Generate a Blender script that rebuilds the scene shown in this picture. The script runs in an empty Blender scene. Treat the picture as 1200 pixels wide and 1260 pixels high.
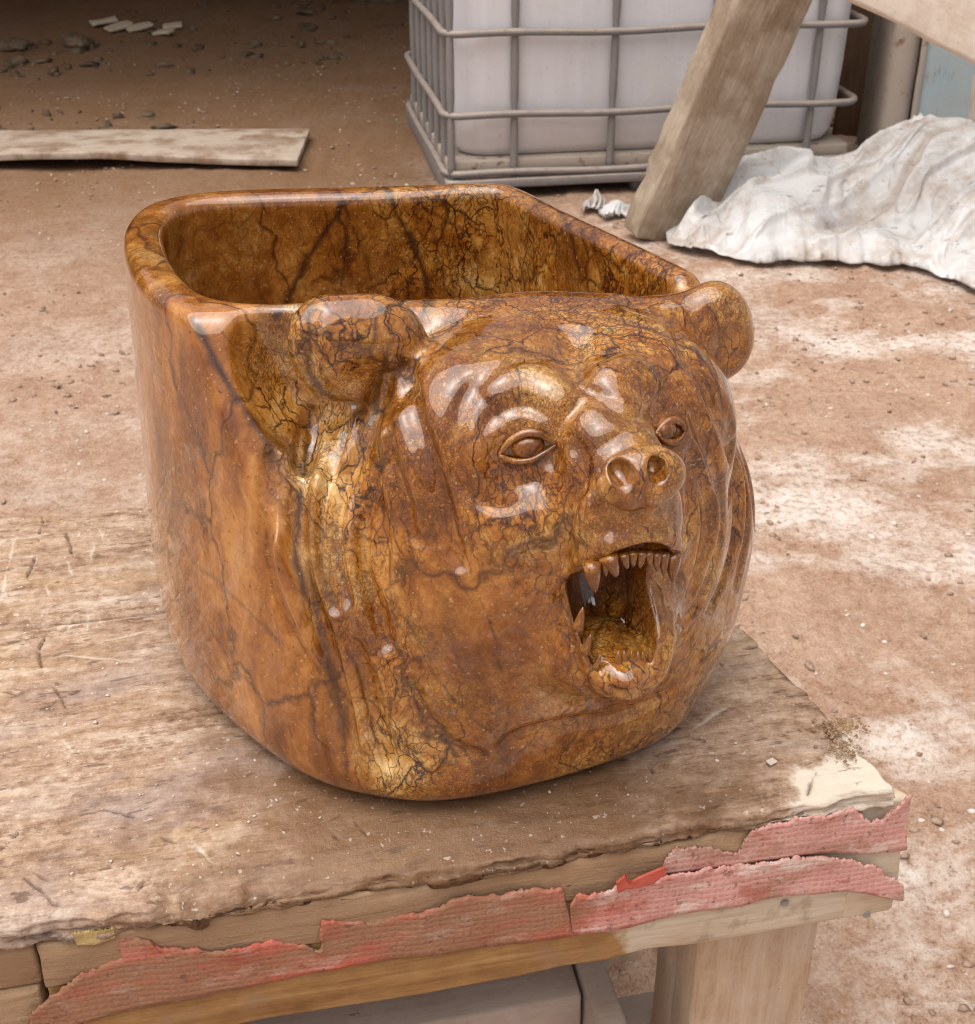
import bpy, bmesh, math, random
import numpy as np
from mathutils import Vector, Matrix

# ------------------------------------------------------------------ camera
S = bpy.context.scene
COL = S.collection
CAM_H = 1.175                      # camera height above the yard
PITCH = math.radians(30.0)         # looking down
FPX = 1600.0                       # focal length in photo pixels (1200 x 1260 frame)
cam_d = bpy.data.cameras.new('camera')
cam = bpy.data.objects.new('camera', cam_d)
COL.objects.link(cam)
cam.location = (0, 0, CAM_H)
cam.rotation_euler = (math.radians(90) - PITCH, 0, 0)
cam_d.sensor_fit = 'HORIZONTAL'
cam_d.sensor_width = 36.0
cam_d.lens = FPX / 1200.0 * 36.0
cam_d.clip_start = 0.05
cam_d.clip_end = 1000
cam_d.dof.use_dof = True
cam_d.dof.focus_distance = 0.80
cam_d.dof.aperture_fstop = 30
S.camera = cam

# ------------------------------------------------------------------ sky and sun (bright overcast)
SUN_EL, SUN_AZ = math.radians(73), math.radians(236)     # azimuth from +Y towards +X
w = bpy.data.worlds.new('World')
S.world = w
w.use_nodes = True
nt = w.node_tree
nt.nodes.clear()
sky = nt.nodes.new('ShaderNodeTexSky')
sky.sky_type = 'NISHITA'
sky.sun_disc = False
sky.sun_elevation = SUN_EL
sky.sun_rotation = SUN_AZ
sky.air_density = 1.0
sky.dust_density = 6.0
sky.ozone_density = 1.0
hsv = nt.nodes.new('ShaderNodeHueSaturation')
hsv.inputs['Saturation'].default_value = 0.22
bg = nt.nodes.new('ShaderNodeBackground')
bg.inputs['Strength'].default_value = 0.06
wo = nt.nodes.new('ShaderNodeOutputWorld')
nt.links.new(sky.outputs[0], hsv.inputs['Color'])
nt.links.new(hsv.outputs[0], bg.inputs[0])
nt.links.new(bg.outputs[0], wo.inputs[0])

sd = bpy.data.lights.new('sun', 'SUN')
sun = bpy.data.objects.new('sun', sd)
COL.objects.link(sun)
sd.energy = 1.5
sd.angle = math.radians(88)
sd.color = (1.0, 0.95, 0.88)
_dir = Vector((math.sin(SUN_AZ) * math.cos(SUN_EL), math.cos(SUN_AZ) * math.cos(SUN_EL), math.sin(SUN_EL)))
sun.rotation_euler = _dir.to_track_quat('Z', 'Y').to_euler()
sun.location = (2, 3, 6)

S.cycles.use_adaptive_sampling = True
S.cycles.adaptive_threshold = 0.02
S.cycles.filter_width = 1.1
S.cycles.max_bounces = 5
S.cycles.diffuse_bounces = 2
S.cycles.glossy_bounces = 2
S.cycles.transmission_bounces = 2
S.view_settings.view_transform = 'Standard'
S.view_settings.look = 'None'
S.view_settings.exposure = 1.12
S.view_settings.gamma = 1.0
S.view_settings.use_curve_mapping = False

# ------------------------------------------------------------------ pixel -> place
def ray(u, v):
    x = (u - 600.0) / FPX
    y = (630.0 - v) / FPX
    c, s = math.cos(PITCH), math.sin(PITCH)
    return Vector((x, c + y * s, -s + y * c))

def on_z(u, v, z):
    d = ray(u, v)
    t = (z - CAM_H) / d.z
    return Vector((d.x * t, d.y * t, z))

def on_y(u, v, Y):
    d = ray(u, v)
    t = Y / d.y
    return Vector((d.x * t, Y, CAM_H + d.z * t))

def on_plane(u, v, p, n):
    d = ray(u, v)
    o = Vector((0, 0, CAM_H))
    t = (p - o).dot(n) / d.dot(n)
    return o + d * t

# ------------------------------------------------------------------ numpy noise
def _h(ix, iy, iz, seed):
    h = (ix.astype(np.uint32) * np.uint32(374761393) + iy.astype(np.uint32) * np.uint32(668265263)
         + iz.astype(np.uint32) * np.uint32(2246822519) + np.uint32((seed * 3266489917) & 0xffffffff))
    h = (h ^ (h >> np.uint32(13))) * np.uint32(1274126177)
    h = (h ^ (h >> np.uint32(16))) * np.uint32(2246822519)
    h = h ^ (h >> np.uint32(15))
    return (h & np.uint32(0xffffff)).astype(np.float32) / np.float32(0xffffff)

def vnoise(x, y, z=None, seed=0):
    x = np.asarray(x, np.float32); y = np.asarray(y, np.float32)
    z = np.zeros_like(x) if z is None else np.asarray(z, np.float32)
    fx, fy, fz = np.floor(x), np.floor(y), np.floor(z)
    ix, iy, iz = fx.astype(np.int64), fy.astype(np.int64), fz.astype(np.int64)
    tx, ty, tz = x - fx, y - fy, z - fz
    tx = tx * tx * tx * (tx * (tx * 6 - 15) + 10)
    ty = ty * ty * ty * (ty * (ty * 6 - 15) + 10)
    tz = tz * tz * tz * (tz * (tz * 6 - 15) + 10)
    r = 0
    for a in (0, 1):
        wx = tx if a else 1 - tx
        for b in (0, 1):
            wy = ty if b else 1 - ty
            for c in (0, 1):
                wz = tz if c else 1 - tz
                r = r + wx * wy * wz * _h(ix + a, iy + b, iz + c, seed)
    return r * 2 - 1

def fbm(x, y, z=None, oct=4, seed=0, gain=0.5, lac=2.03):
    s, a, n = 0, 1.0, 0.0
    x = np.asarray(x, np.float32); y = np.asarray(y, np.float32)
    z = np.zeros_like(x) if z is None else np.asarray(z, np.float32)
    for i in range(oct):
        s = s + a * vnoise(x, y, z, seed + i * 17)
        n += a
        a *= gain
        x, y, z = x * lac + 3.7, y * lac + 1.3, z * lac + 5.1
    return s / n

# ------------------------------------------------------------------ objects
def tag(o, label=None, cat=None, group=None, kind=None):
    if label: o['label'] = label
    if cat: o['category'] = cat
    if group: o['group'] = group
    if kind: o['kind'] = kind
    return o

def empty(name, loc=(0, 0, 0), rz=0.0):
    o = bpy.data.objects.new(name, None)
    o.empty_display_size = 0.05
    COL.objects.link(o)
    o.location = loc
    o.rotation_euler = (0, 0, rz)
    return o

def obj_from(name, verts, faces, mat, parent=None, smooth=True):
    me = bpy.data.meshes.new(name)
    me.from_pydata([tuple(map(float, v)) for v in verts] if not isinstance(verts, np.ndarray) else verts.tolist(), [],
                   faces.tolist() if isinstance(faces, np.ndarray) else faces)
    me.update()
    if smooth:
        me.polygons.foreach_set('use_smooth', [True] * len(me.polygons))
    o = bpy.data.objects.new(name, me)
    COL.objects.link(o)
    if mat: me.materials.append(mat)
    if parent: o.parent = parent
    return o

def bm_obj(name, bm, mat, parent=None, smooth=False):
    me = bpy.data.meshes.new(name)
    bm.normal_update()
    bm.to_mesh(me)
    bm.free()
    if smooth:
        me.polygons.foreach_set('use_smooth', [True] * len(me.polygons))
    o = bpy.data.objects.new(name, me)
    COL.objects.link(o)
    if mat: me.materials.append(mat)
    if parent: o.parent = parent
    return o

def grid_faces(nu, nv, off=0):
    i = np.arange(nu - 1)[:, None]; j = np.arange(nv - 1)[None, :]
    a = (i * nv + j + off)
    return np.stack([a, a + nv, a + nv + 1, a + 1], -1).reshape(-1, 4)

def smoothstep(a, b, x):
    t = np.clip((x - a) / (b - a), 0, 1)
    return t * t * (3 - 2 * t)

def rough_box(name, sx, sy, sz, mat, parent=None, seg=0.03, amp=0.0015, seed=0, bev=0.003, chip=0.0):
    """a sawn board: box from the origin corner, subdivided, edges rounded, faces a little uneven"""
    def axis(L):
        n = max(1, min(40, int(round(L / seg))))
        inner = np.linspace(0, L, n + 1)
        b = min(bev, L * 0.3)
        return np.unique(np.concatenate([[0, b], inner[1:-1][(inner[1:-1] > b * 1.5) & (inner[1:-1] < L - b * 1.5)], [L - b, L]]))
    ax = [axis(sx), axis(sy), axis(sz)]
    idx = {}
    V, F = [], []
    def vid(p):
        k = (round(p[0], 6), round(p[1], 6), round(p[2], 6))
        if k not in idx:
            idx[k] = len(V); V.append(p)
        return idx[k]
    for d in range(3):
        a, b = (d + 1) % 3, (d + 2) % 3
        for side in (0, 1):
            c = 0 if side == 0 else (sx, sy, sz)[d]
            for i in range(len(ax[a]) - 1):
                for j in range(len(ax[b]) - 1):
                    q = []
                    for (ii, jj) in ((i, j), (i + 1, j), (i + 1, j + 1), (i, j + 1)):
                        p = [0, 0, 0]; p[d] = c; p[a] = ax[a][ii]; p[b] = ax[b][jj]
                        q.append(vid(tuple(p)))
                    F.append(q if side == 1 else q[::-1])
    V = np.array(V, np.float32)
    L = np.array([sx, sy, sz], np.float32)
    bb = np.minimum(bev, L * 0.3)
    # round the corners
    q = np.clip(V, bb, L - bb)
    dlt = V - q
    ln = np.linalg.norm(dlt / bb, axis=1, keepdims=True)
    V = np.where(ln > 1, q + dlt / np.maximum(ln, 1e-9), V)
    for k in range(3):
        V[:, k] += amp * fbm(V[:, 0] * 14, V[:, 1] * 14, V[:, 2] * 14, 3, seed + 31 * k)
    if chip:
        edge = (np.abs(V - L / 2) > (L / 2 - bb * 1.2)).sum(1) >= 2
        n = vnoise(V[:, 0] * 35, V[:, 1] * 35, V[:, 2] * 35, seed + 7)
        V -= (V - L / 2) / L * (chip * np.clip(n, 0, 1) * edge)[:, None]
    o = obj_from(name, V, F, mat, parent)
    return o

def tube(bm, pts, r, seg=8, cap=True, closed=False):
    pts = [Vector(p) for p in pts]
    n = len(pts)
    rings = []
    up = Vector((0, 0, 1))
    prev = None
    for i, p in enumerate(pts):
        if closed:
            t = (pts[(i + 1) % n] - pts[i - 1]).normalized()
        else:
            t = (pts[min(i + 1, n - 1)] - pts[max(i - 1, 0)]).normalized()
        if prev is None:
            a = t.orthogonal().normalized()
        else:
            a = (prev - t * prev.dot(t)).normalized()
        prev = a
        b = t.cross(a)
        rr = r[i] if isinstance(r, (list, tuple)) else r
        rings.append([bm.verts.new(p + (a * math.cos(k * 2 * math.pi / seg) + b * math.sin(k * 2 * math.pi / seg)) * rr) for k in range(seg)])
    m = n if closed else n - 1
    for i in range(m):
        A, B = rings[i], rings[(i + 1) % n]
        for k in range(seg):
            bm.faces.new((A[k], A[(k + 1) % seg], B[(k + 1) % seg], B[k]))
    if cap and not closed:
        bm.faces.new(rings[0][::-1]); bm.faces.new(rings[-1])

def catmull(P, per=8, closed=False):
    P = np.asarray(P, float)
    n = len(P)
    out = []
    rng = range(n) if closed else range(n - 1)
    for i in rng:
        if closed:
            a, b, c, d = P[i - 1], P[i], P[(i + 1) % n], P[(i + 2) % n]
        else:
            b, c = P[i], P[i + 1]
            a = P[i - 1] if i > 0 else 2 * b - c
            d = P[i + 2] if i + 2 < n else 2 * c - b
        for k in range(per):
            t = k / per
            out.append(0.5 * ((2 * b) + (c - a) * t + (2 * a - 5 * b + 4 * c - d) * t * t + (3 * b - a - 3 * c + d) * t ** 3))
    if not closed:
        out.append(P[-1])
    return np.array(out)

# ------------------------------------------------------------------ material helper
class Mat:
    def __init__(self, name):
        self.m = bpy.data.materials.new(name)
        self.m.use_nodes = True
        self.t = self.m.node_tree
        self.t.nodes.clear()
        self.out = self.t.nodes.new('ShaderNodeOutputMaterial')
        self.p = self.t.nodes.new('ShaderNodeBsdfPrincipled')
        self.t.links.new(self.p.outputs[0], self.out.inputs[0])
        self.tc = self.t.nodes.new('ShaderNodeTexCoord')
        self.co = self.tc.outputs['Object']
    def n(self, typ, **kw):
        nd = self.t.nodes.new(typ)
        for k, v in kw.items():
            setattr(nd, k, v)
        return nd
    def put(self, sock, v):
        if isinstance(v, bpy.types.NodeSocket):
            self.t.links.new(v, sock)
        elif v is not None:
            if sock.type == 'RGBA' and len(v) == 3:
                v = (*v, 1.0)
            sock.default_value = v
    def map(self, vec=None, scale=(1, 1, 1), rot=(0, 0, 0), loc=(0, 0, 0)):
        m = self.n('ShaderNodeMapping')
        self.put(m.inputs['Vector'], vec or self.co)
        m.inputs['Scale'].default_value = scale
        m.inputs['Rotation'].default_value = rot
        m.inputs['Location'].default_value = loc
        return m.outputs[0]
    def noise(self, scale, detail=4, rough=0.55, vec=None, dist=0.0, color=False):
        m = self.n('ShaderNodeTexNoise')
        self.put(m.inputs['Vector'], vec or self.co)
        m.inputs['Scale'].default_value = scale
        m.inputs['Detail'].default_value = detail
        m.inputs['Roughness'].default_value = rough
        m.inputs['Distortion'].default_value = dist
        return m.outputs['Color' if color else 'Fac']
    def voro(self, scale, vec=None, feature='DISTANCE_TO_EDGE', out='Distance', rnd=1.0):
        m = self.n('ShaderNodeTexVoronoi', feature=feature)
        self.put(m.inputs['Vector'], vec or self.co)
        m.inputs['Scale'].default_value = scale
        m.inputs['Randomness'].default_value = rnd
        return m.outputs[out]
    def wave(self, scale, dist, detail=3, vec=None, dscale=1.0, direction='X', typ='BANDS'):
        m = self.n('ShaderNodeTexWave', wave_type=typ)
        if typ == 'BANDS': m.bands_direction = direction
        self.put(m.inputs['Vector'], vec or self.co)
        m.inputs['Scale'].default_value = scale
        m.inputs['Distortion'].default_value = dist
        m.inputs['Detail'].default_value = detail
        m.inputs['Detail Scale'].default_value = dscale
        return m.outputs['Fac']
    def ramp(self, fac, stops, interp='LINEAR'):
        m = self.n('ShaderNodeValToRGB')
        m.color_ramp.interpolation = interp
        e = m.color_ramp.elements
        while len(e) < len(stops): e.new(0.5)
        for el, (p, c) in zip(e, stops):
            el.position = p
            el.color = (c, c, c, 1) if isinstance(c, (int, float)) else (*c, 1)
        self.put(m.inputs[0], fac)
        return m.outputs[0]
    def mix(self, fac, a, b, mode='MIX'):
        m = self.n('ShaderNodeMix', data_type='RGBA', blend_type=mode, clamp_factor=True)
        self.put(m.inputs[0], fac)
        self.put(m.inputs[6], a)
        self.put(m.inputs[7], b)
        return m.outputs[2]
    def math(self, op, a, b=None, clamp=False):
        m = self.n('ShaderNodeMath', operation=op, use_clamp=clamp)
        self.put(m.inputs[0], a)
        if b is not None: self.put(m.inputs[1], b)
        return m.outputs[0]
    def vadd(self, a, b, s=1.0):
        m = self.n('ShaderNodeVectorMath', operation='MULTIPLY_ADD')
        self.put(m.inputs[0], b)
        m.inputs[1].default_value = (s, s, s)
        self.put(m.inputs[2], a)
        return m.outputs[0]
    def rng(self, v, a, b, c=0.0, d=1.0):
        m = self.n('ShaderNodeMapRange')
        self.put(m.inputs['Value'], v)
        for k, x in zip(('From Min', 'From Max', 'To Min', 'To Max'), (a, b, c, d)):
            m.inputs[k].default_value = x
        return m.outputs[0]
    def attr(self, name, out='Fac'):
        m = self.n('ShaderNodeAttribute', attribute_name=name)
        return m.outputs[out]
    def bump(self, h, dist, strength=1.0, normal=None):
        m = self.n('ShaderNodeBump')
        m.inputs['Strength'].default_value = strength
        m.inputs['Distance'].default_value = dist
        self.put(m.inputs['Height'], h)
        if normal is not None: self.put(m.inputs['Normal'], normal)
        return m.outputs[0]
    def sep(self, vec):
        m = self.n('ShaderNodeSeparateXYZ')
        self.put(m.inputs[0], vec)
        return m.outputs
    def done(self, color=None, rough=None, normal=None, **kw):
        if color is not None: self.put(self.p.inputs['Base Color'], color)
        if rough is not None: self.put(self.p.inputs['Roughness'], rough)
        if normal is not None: self.put(self.p.inputs['Normal'], normal)
        for k, v in kw.items():
            self.put(self.p.inputs[k.replace('_', ' ')], v)
        return self.m
# ================================================================== materials
def stone():
    m = Mat('veined_stone')
    co = m.co
    n1 = m.noise(11, 3, .6, color=True)
    warp = m.vadd(co, n1, 0.040)
    warp2 = m.vadd(warp, m.noise(60, 2, .6, color=True), 0.010)
    crk = m.attr('crackle'); vein_groove = m.attr('vein_groove')
    big = m.noise(13, 4, .62, vec=warp)
    fine = m.noise(110, 4, .7, vec=co)
    # smooth brown stone with drawn-out bands running down the side
    st = m.map(warp, scale=(10, 10, 3.0), rot=(0.0, 0.62, 0.5))
    bands = m.math('ADD', m.math('MULTIPLY', m.noise(2.6, 5, .62, vec=st, dist=.6), .8), m.math('MULTIPLY', fine, .2))
    brown = m.ramp(bands, [(.34, (.105, .028, .005)), (.44, (.225, .070, .011)), (.52, (.34, .120, .020)), (.63, (.52, .225, .055))])
    # golden crackled seam
    gold = m.ramp(m.math('ADD', m.math('MULTIPLY', big, .62), m.math('MULTIPLY', fine, .38)),
                  [(.36, (.150, .041, .005)), (.43, (.26, .080, .009)), (.49, (.385, .138, .018)), (.56, (.56, .270, .054)), (.66, (.77, .53, .23))])
    patch = m.ramp(m.noise(8.5, 3, .6, vec=warp), [(.40, 0.0), (.55, 1.0)])
    w_gold = m.math('MULTIPLY', crk, m.math('ADD', m.math('MULTIPLY', patch, .65), .35), clamp=True)
    base = m.mix(w_gold, brown, gold)
    # crackle nets: coarse and fine, broken up, drawn out downwards
    warp3 = m.vadd(warp2, m.noise(150, 2, .6, color=True), 0.006)
    stv = m.map(warp3, scale=(1.0, 1.0, .34), rot=(.2, .3, 0))
    c1 = m.voro(110, vec=stv)
    c2 = m.voro(270, vec=stv)
    c3 = m.voro(430, vec=warp3)
    dens = m.noise(16, 3, .6, vec=warp)
    dens2 = m.noise(21, 3, .6, vec=co)
    l1 = m.math('MULTIPLY', m.rng(c1, .0, .06, 1.2, 0), m.rng(dens, .43, .54, 0, 1))
    l2 = m.math('MULTIPLY', m.rng(c2, .0, .13, .95, 0), m.rng(dens2, .40, .53, 0, 1))
    l3 = m.math('MULTIPLY', m.rng(c3, .0, .18, .85, 0), m.rng(dens, .58, .44, 0, 1))
    net = m.math('MAXIMUM', m.math('MAXIMUM', l1, l2), l3)
    net = m.math('MULTIPLY', net, m.math('ADD', m.math('MULTIPLY', crk, .92), .05, clamp=True), clamp=True)
    # long free veins
    stb = m.map(warp, scale=(1, 1, .45), rot=(.3, .5, .2))
    v1 = m.voro(11, vec=m.vadd(stb, m.noise(26, 3, .55, color=True), .030))
    lvd = m.noise(9, 2, .5, vec=co)
    lv = m.math('MULTIPLY', m.rng(v1, .0, .024, 1.2, 0), m.rng(lvd, .38, .48, 0, 1))
    v2 = m.voro(27, vec=m.map(warp3, scale=(1, 1, .38), rot=(.15, .45, .4)))
    lv = m.math('MAXIMUM', m.math('MULTIPLY', lv, .7), m.math('MULTIPLY', m.math('MULTIPLY', m.rng(v2, .0, .024, 1.15, 0), m.rng(dens, .40, .50, 0, 1)), crk))
    col = m.mix(m.math('MULTIPLY', net, .85), base, (.030, .007, .002))
    col = m.mix(m.math('MULTIPLY', lv, .90, clamp=True), col, (.035, .008, .004))
    vv = m.math('MULTIPLY', vein_groove, m.rng(dens2, .25, .5, .6, 1), clamp=True)
    col = m.mix(m.math('MULTIPLY', vv, .92, clamp=True), col, (.030, .010, .006))
    # pale specks and dark pits
    spn = m.noise(330, 2, .5, vec=co)
    col = m.mix(m.math('MULTIPLY', m.rng(spn, .65, .72, 0, 1), .40), col, (.62, .40, .17))
    col = m.mix(m.math('MULTIPLY', m.rng(spn, .33, .27, 0, 1), .6), col, (.025, .008, .003))
    b1 = m.bump(m.noise(38, 2, .5, vec=co), .0022, .28)
    b2 = m.bump(m.math('SUBTRACT', m.math('MULTIPLY', fine, .4), m.math('MULTIPLY', m.rng(c2, .0, .11, 1, 0), .35)), .0005, .6, b1)
    rough = m.math('ADD', m.math('MULTIPLY', fine, .15), m.math('ADD', m.math('MULTIPLY', net, .12), .14))
    return m.done(col, rough, b2, Coat_Weight=1.0, Coat_Roughness=.03, Coat_Normal=b1, Coat_IOR=1.72, IOR=1.45, Specular_IOR_Level=.12)
M_STONE = stone()

def dirt():
    m = Mat('yard_dirt')
    co = m.co
    w = m.vadd(co, m.noise(3, 4, .6, color=True), .25)
    a = m.noise(1.3, 6, .65, vec=w)
    b = m.noise(9, 6, .7, vec=co)
    c = m.noise(60, 5, .75, vec=co)
    d = m.noise(240, 3, .7, vec=co)
    base = m.ramp(m.math('ADD', m.math('MULTIPLY', b, .34), m.math('ADD', m.math('MULTIPLY', c, .44), m.math('MULTIPLY', d, .22))),
                  [(.30, (.18, .085, .045)), (.43, (.40, .235, .155)), (.55, (.54, .365, .265)), (.72, (.70, .545, .44))])
    # white marble dust lying in drifts
    st = m.map(co, scale=(.8, 1.25, 1), rot=(0, 0, .25))
    dm = m.math('ADD', m.math('MULTIPLY', m.noise(2.6, 5, .62, vec=st), .8), m.math('MULTIPLY', b, .25))
    dust = m.ramp(dm, [(.50, 0.0), (.62, 1.0)])
    dust = m.math('MULTIPLY', dust, m.rng(c, .32, .56, 0, 1))
    dustamt = m.math('MULTIPLY', dust, m.rng(m.sep(co)[0], -1.0, .55, .28, .95))
    col = m.mix(dustamt, base, (.80, .70, .63))
    red = m.ramp(m.noise(4.2, 5, .6, vec=w), [(.5, 0.0), (.68, 1.0)])
    col = m.mix(m.math('MULTIPLY', red, .26), col, (.25, .13, .075))
    # earth browner at the back left, with shade painted into its colour there
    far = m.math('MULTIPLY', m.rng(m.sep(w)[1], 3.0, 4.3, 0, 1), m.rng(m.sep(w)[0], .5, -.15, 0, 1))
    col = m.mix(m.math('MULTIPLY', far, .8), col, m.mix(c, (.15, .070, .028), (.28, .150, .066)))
    spk = m.rng(d, .62, .70, 0, 1)
    col = m.mix(m.math('MULTIPLY', spk, .30), col, (.70, .60, .52))
    dk = m.rng(m.noise(150, 3, .6, vec=w), .64, .72, 0, 1)
    col = m.mix(m.math('MULTIPLY', dk, .45), col, (.11, .060, .036))
    h = m.math('ADD', m.math('MULTIPLY', b, .35), m.math('ADD', m.math('MULTIPLY', c, .5), m.math('MULTIPLY', d, .22)))
    n = m.bump(h, .022, .8)
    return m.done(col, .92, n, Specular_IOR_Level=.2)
M_DIRT = dirt()

def wood(name, cols, dust=(.52, .43, .35), dust_amt=.3, grain=1.0, axis='X', stain=(.25, .13, .06), stain_amt=.0, bump=.0012, rough=.75, seed=0):
    m = Mat(name)
    sc = {'X': (1.0, 14, 14), 'Y': (14, 1.0, 14), 'Z': (14, 14, 1.0)}[axis]
    co = m.map(m.co, loc=(seed * 1.7, seed * .9, seed * 2.3))
    g0 = m.map(m.vadd(co, m.noise(5, 3, .5, vec=co, color=True), .012), scale=sc)
    g = m.noise(9 * grain, 6, .65, vec=g0, dist=.4)
    g2 = m.noise(2.0 * grain, 4, .6, vec=g0, dist=1.2)
    f = m.noise(45, 4, .65, vec=g0)
    mixv = m.math('ADD', m.math('MULTIPLY', g, .55), m.math('ADD', m.math('MULTIPLY', g2, .3), m.math('MULTIPLY', f, .15)))
    col = m.ramp(mixv, [(.30, cols[0]), (.48, cols[1]), (.66, cols[2])])
    if stain_amt:
        s = m.ramp(m.noise(7, 5, .62, vec=co), [(.46, 0.0), (.56, 1.0)])
        col = m.mix(m.math('MULTIPLY', s, stain_amt), col, stain)
    d = m.ramp(m.math('ADD', m.math('MULTIPLY', m.noise(12, 6, .7, vec=co), .75), m.math('MULTIPLY', m.noise(110, 4, .7, vec=co), .25)), [(.40, 0.0), (.60, 1.0)])
    col = m.mix(m.math('MULTIPLY', d, dust_amt), col, dust)
    pit = m.rng(m.noise(170, 3, .6, vec=m.map(co, scale=(.4, 1, 1) if axis == 'X' else (1, 1, .4))), .67, .74, 0, 1)
    col = m.mix(m.math('MULTIPLY', pit, .45), col, (.07, .035, .02))
    n = m.bump(m.math('ADD', m.math('MULTIPLY', g, .6), m.math('SUBTRACT', m.math('MULTIPLY', d, .3), m.math('MULTIPLY', pit, .5))), bump, .7)
    return m.done(col, rough, n, Specular_IOR_Level=.3)

M_PINE = wood('pale_dusty_pine', [(.42, .28, .16), (.56, .42, .28), (.66, .55, .42)], (.70, .63, .55), .55, seed=1)
M_PINE_Z = wood('pale_dusty_pine_upright', [(.34, .20, .11), (.50, .35, .23), (.64, .50, .38)], (.62, .52, .44), .45, axis='Z', seed=2)
M_APRON = wood('mud_stained_pine', [(.22, .125, .065), (.33, .205, .115), (.45, .30, .18)], (.33, .215, .135), .75, bump=.004, seed=3)
M_RAIL = wood('dusty_grey_board', [(.30, .21, .16), (.38, .29, .235), (.46, .37, .31)], (.46, .38, .335), .75, seed=4)
M_BEAM = wood('weathered_grey_timber', [(.17, .12, .08), (.35, .275, .20), (.50, .42, .33)], (.46, .39, .32), .35, axis='Z', stain=(.19, .12, .07), stain_amt=.6, bump=.005, seed=5)
M_PLANK = wood('weathered_plank', [(.26, .18, .12), (.40, .31, .235), (.52, .43, .35)], (.54, .46, .39), .5, stain=(.21, .12, .065), stain_amt=.9, seed=6)
M_BACKBOARD = wood('dark_shade_board', [(.07, .035, .018), (.115, .06, .03), (.16, .09, .05)], (.17, .10, .06), .4, axis='Z', seed=7)
M_CHIP = wood('wood_chip', [(.42, .32, .21), (.55, .45, .32), (.64, .55, .43)], (.55, .47, .38), .3, seed=8)
M_CREAM = wood('dusty_cream_board', [(.50, .40, .31), (.60, .50, .41), (.68, .60, .52)], (.70, .62, .55), .6, stain=(.42, .28, .19), stain_amt=.4, seed=9)

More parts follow.
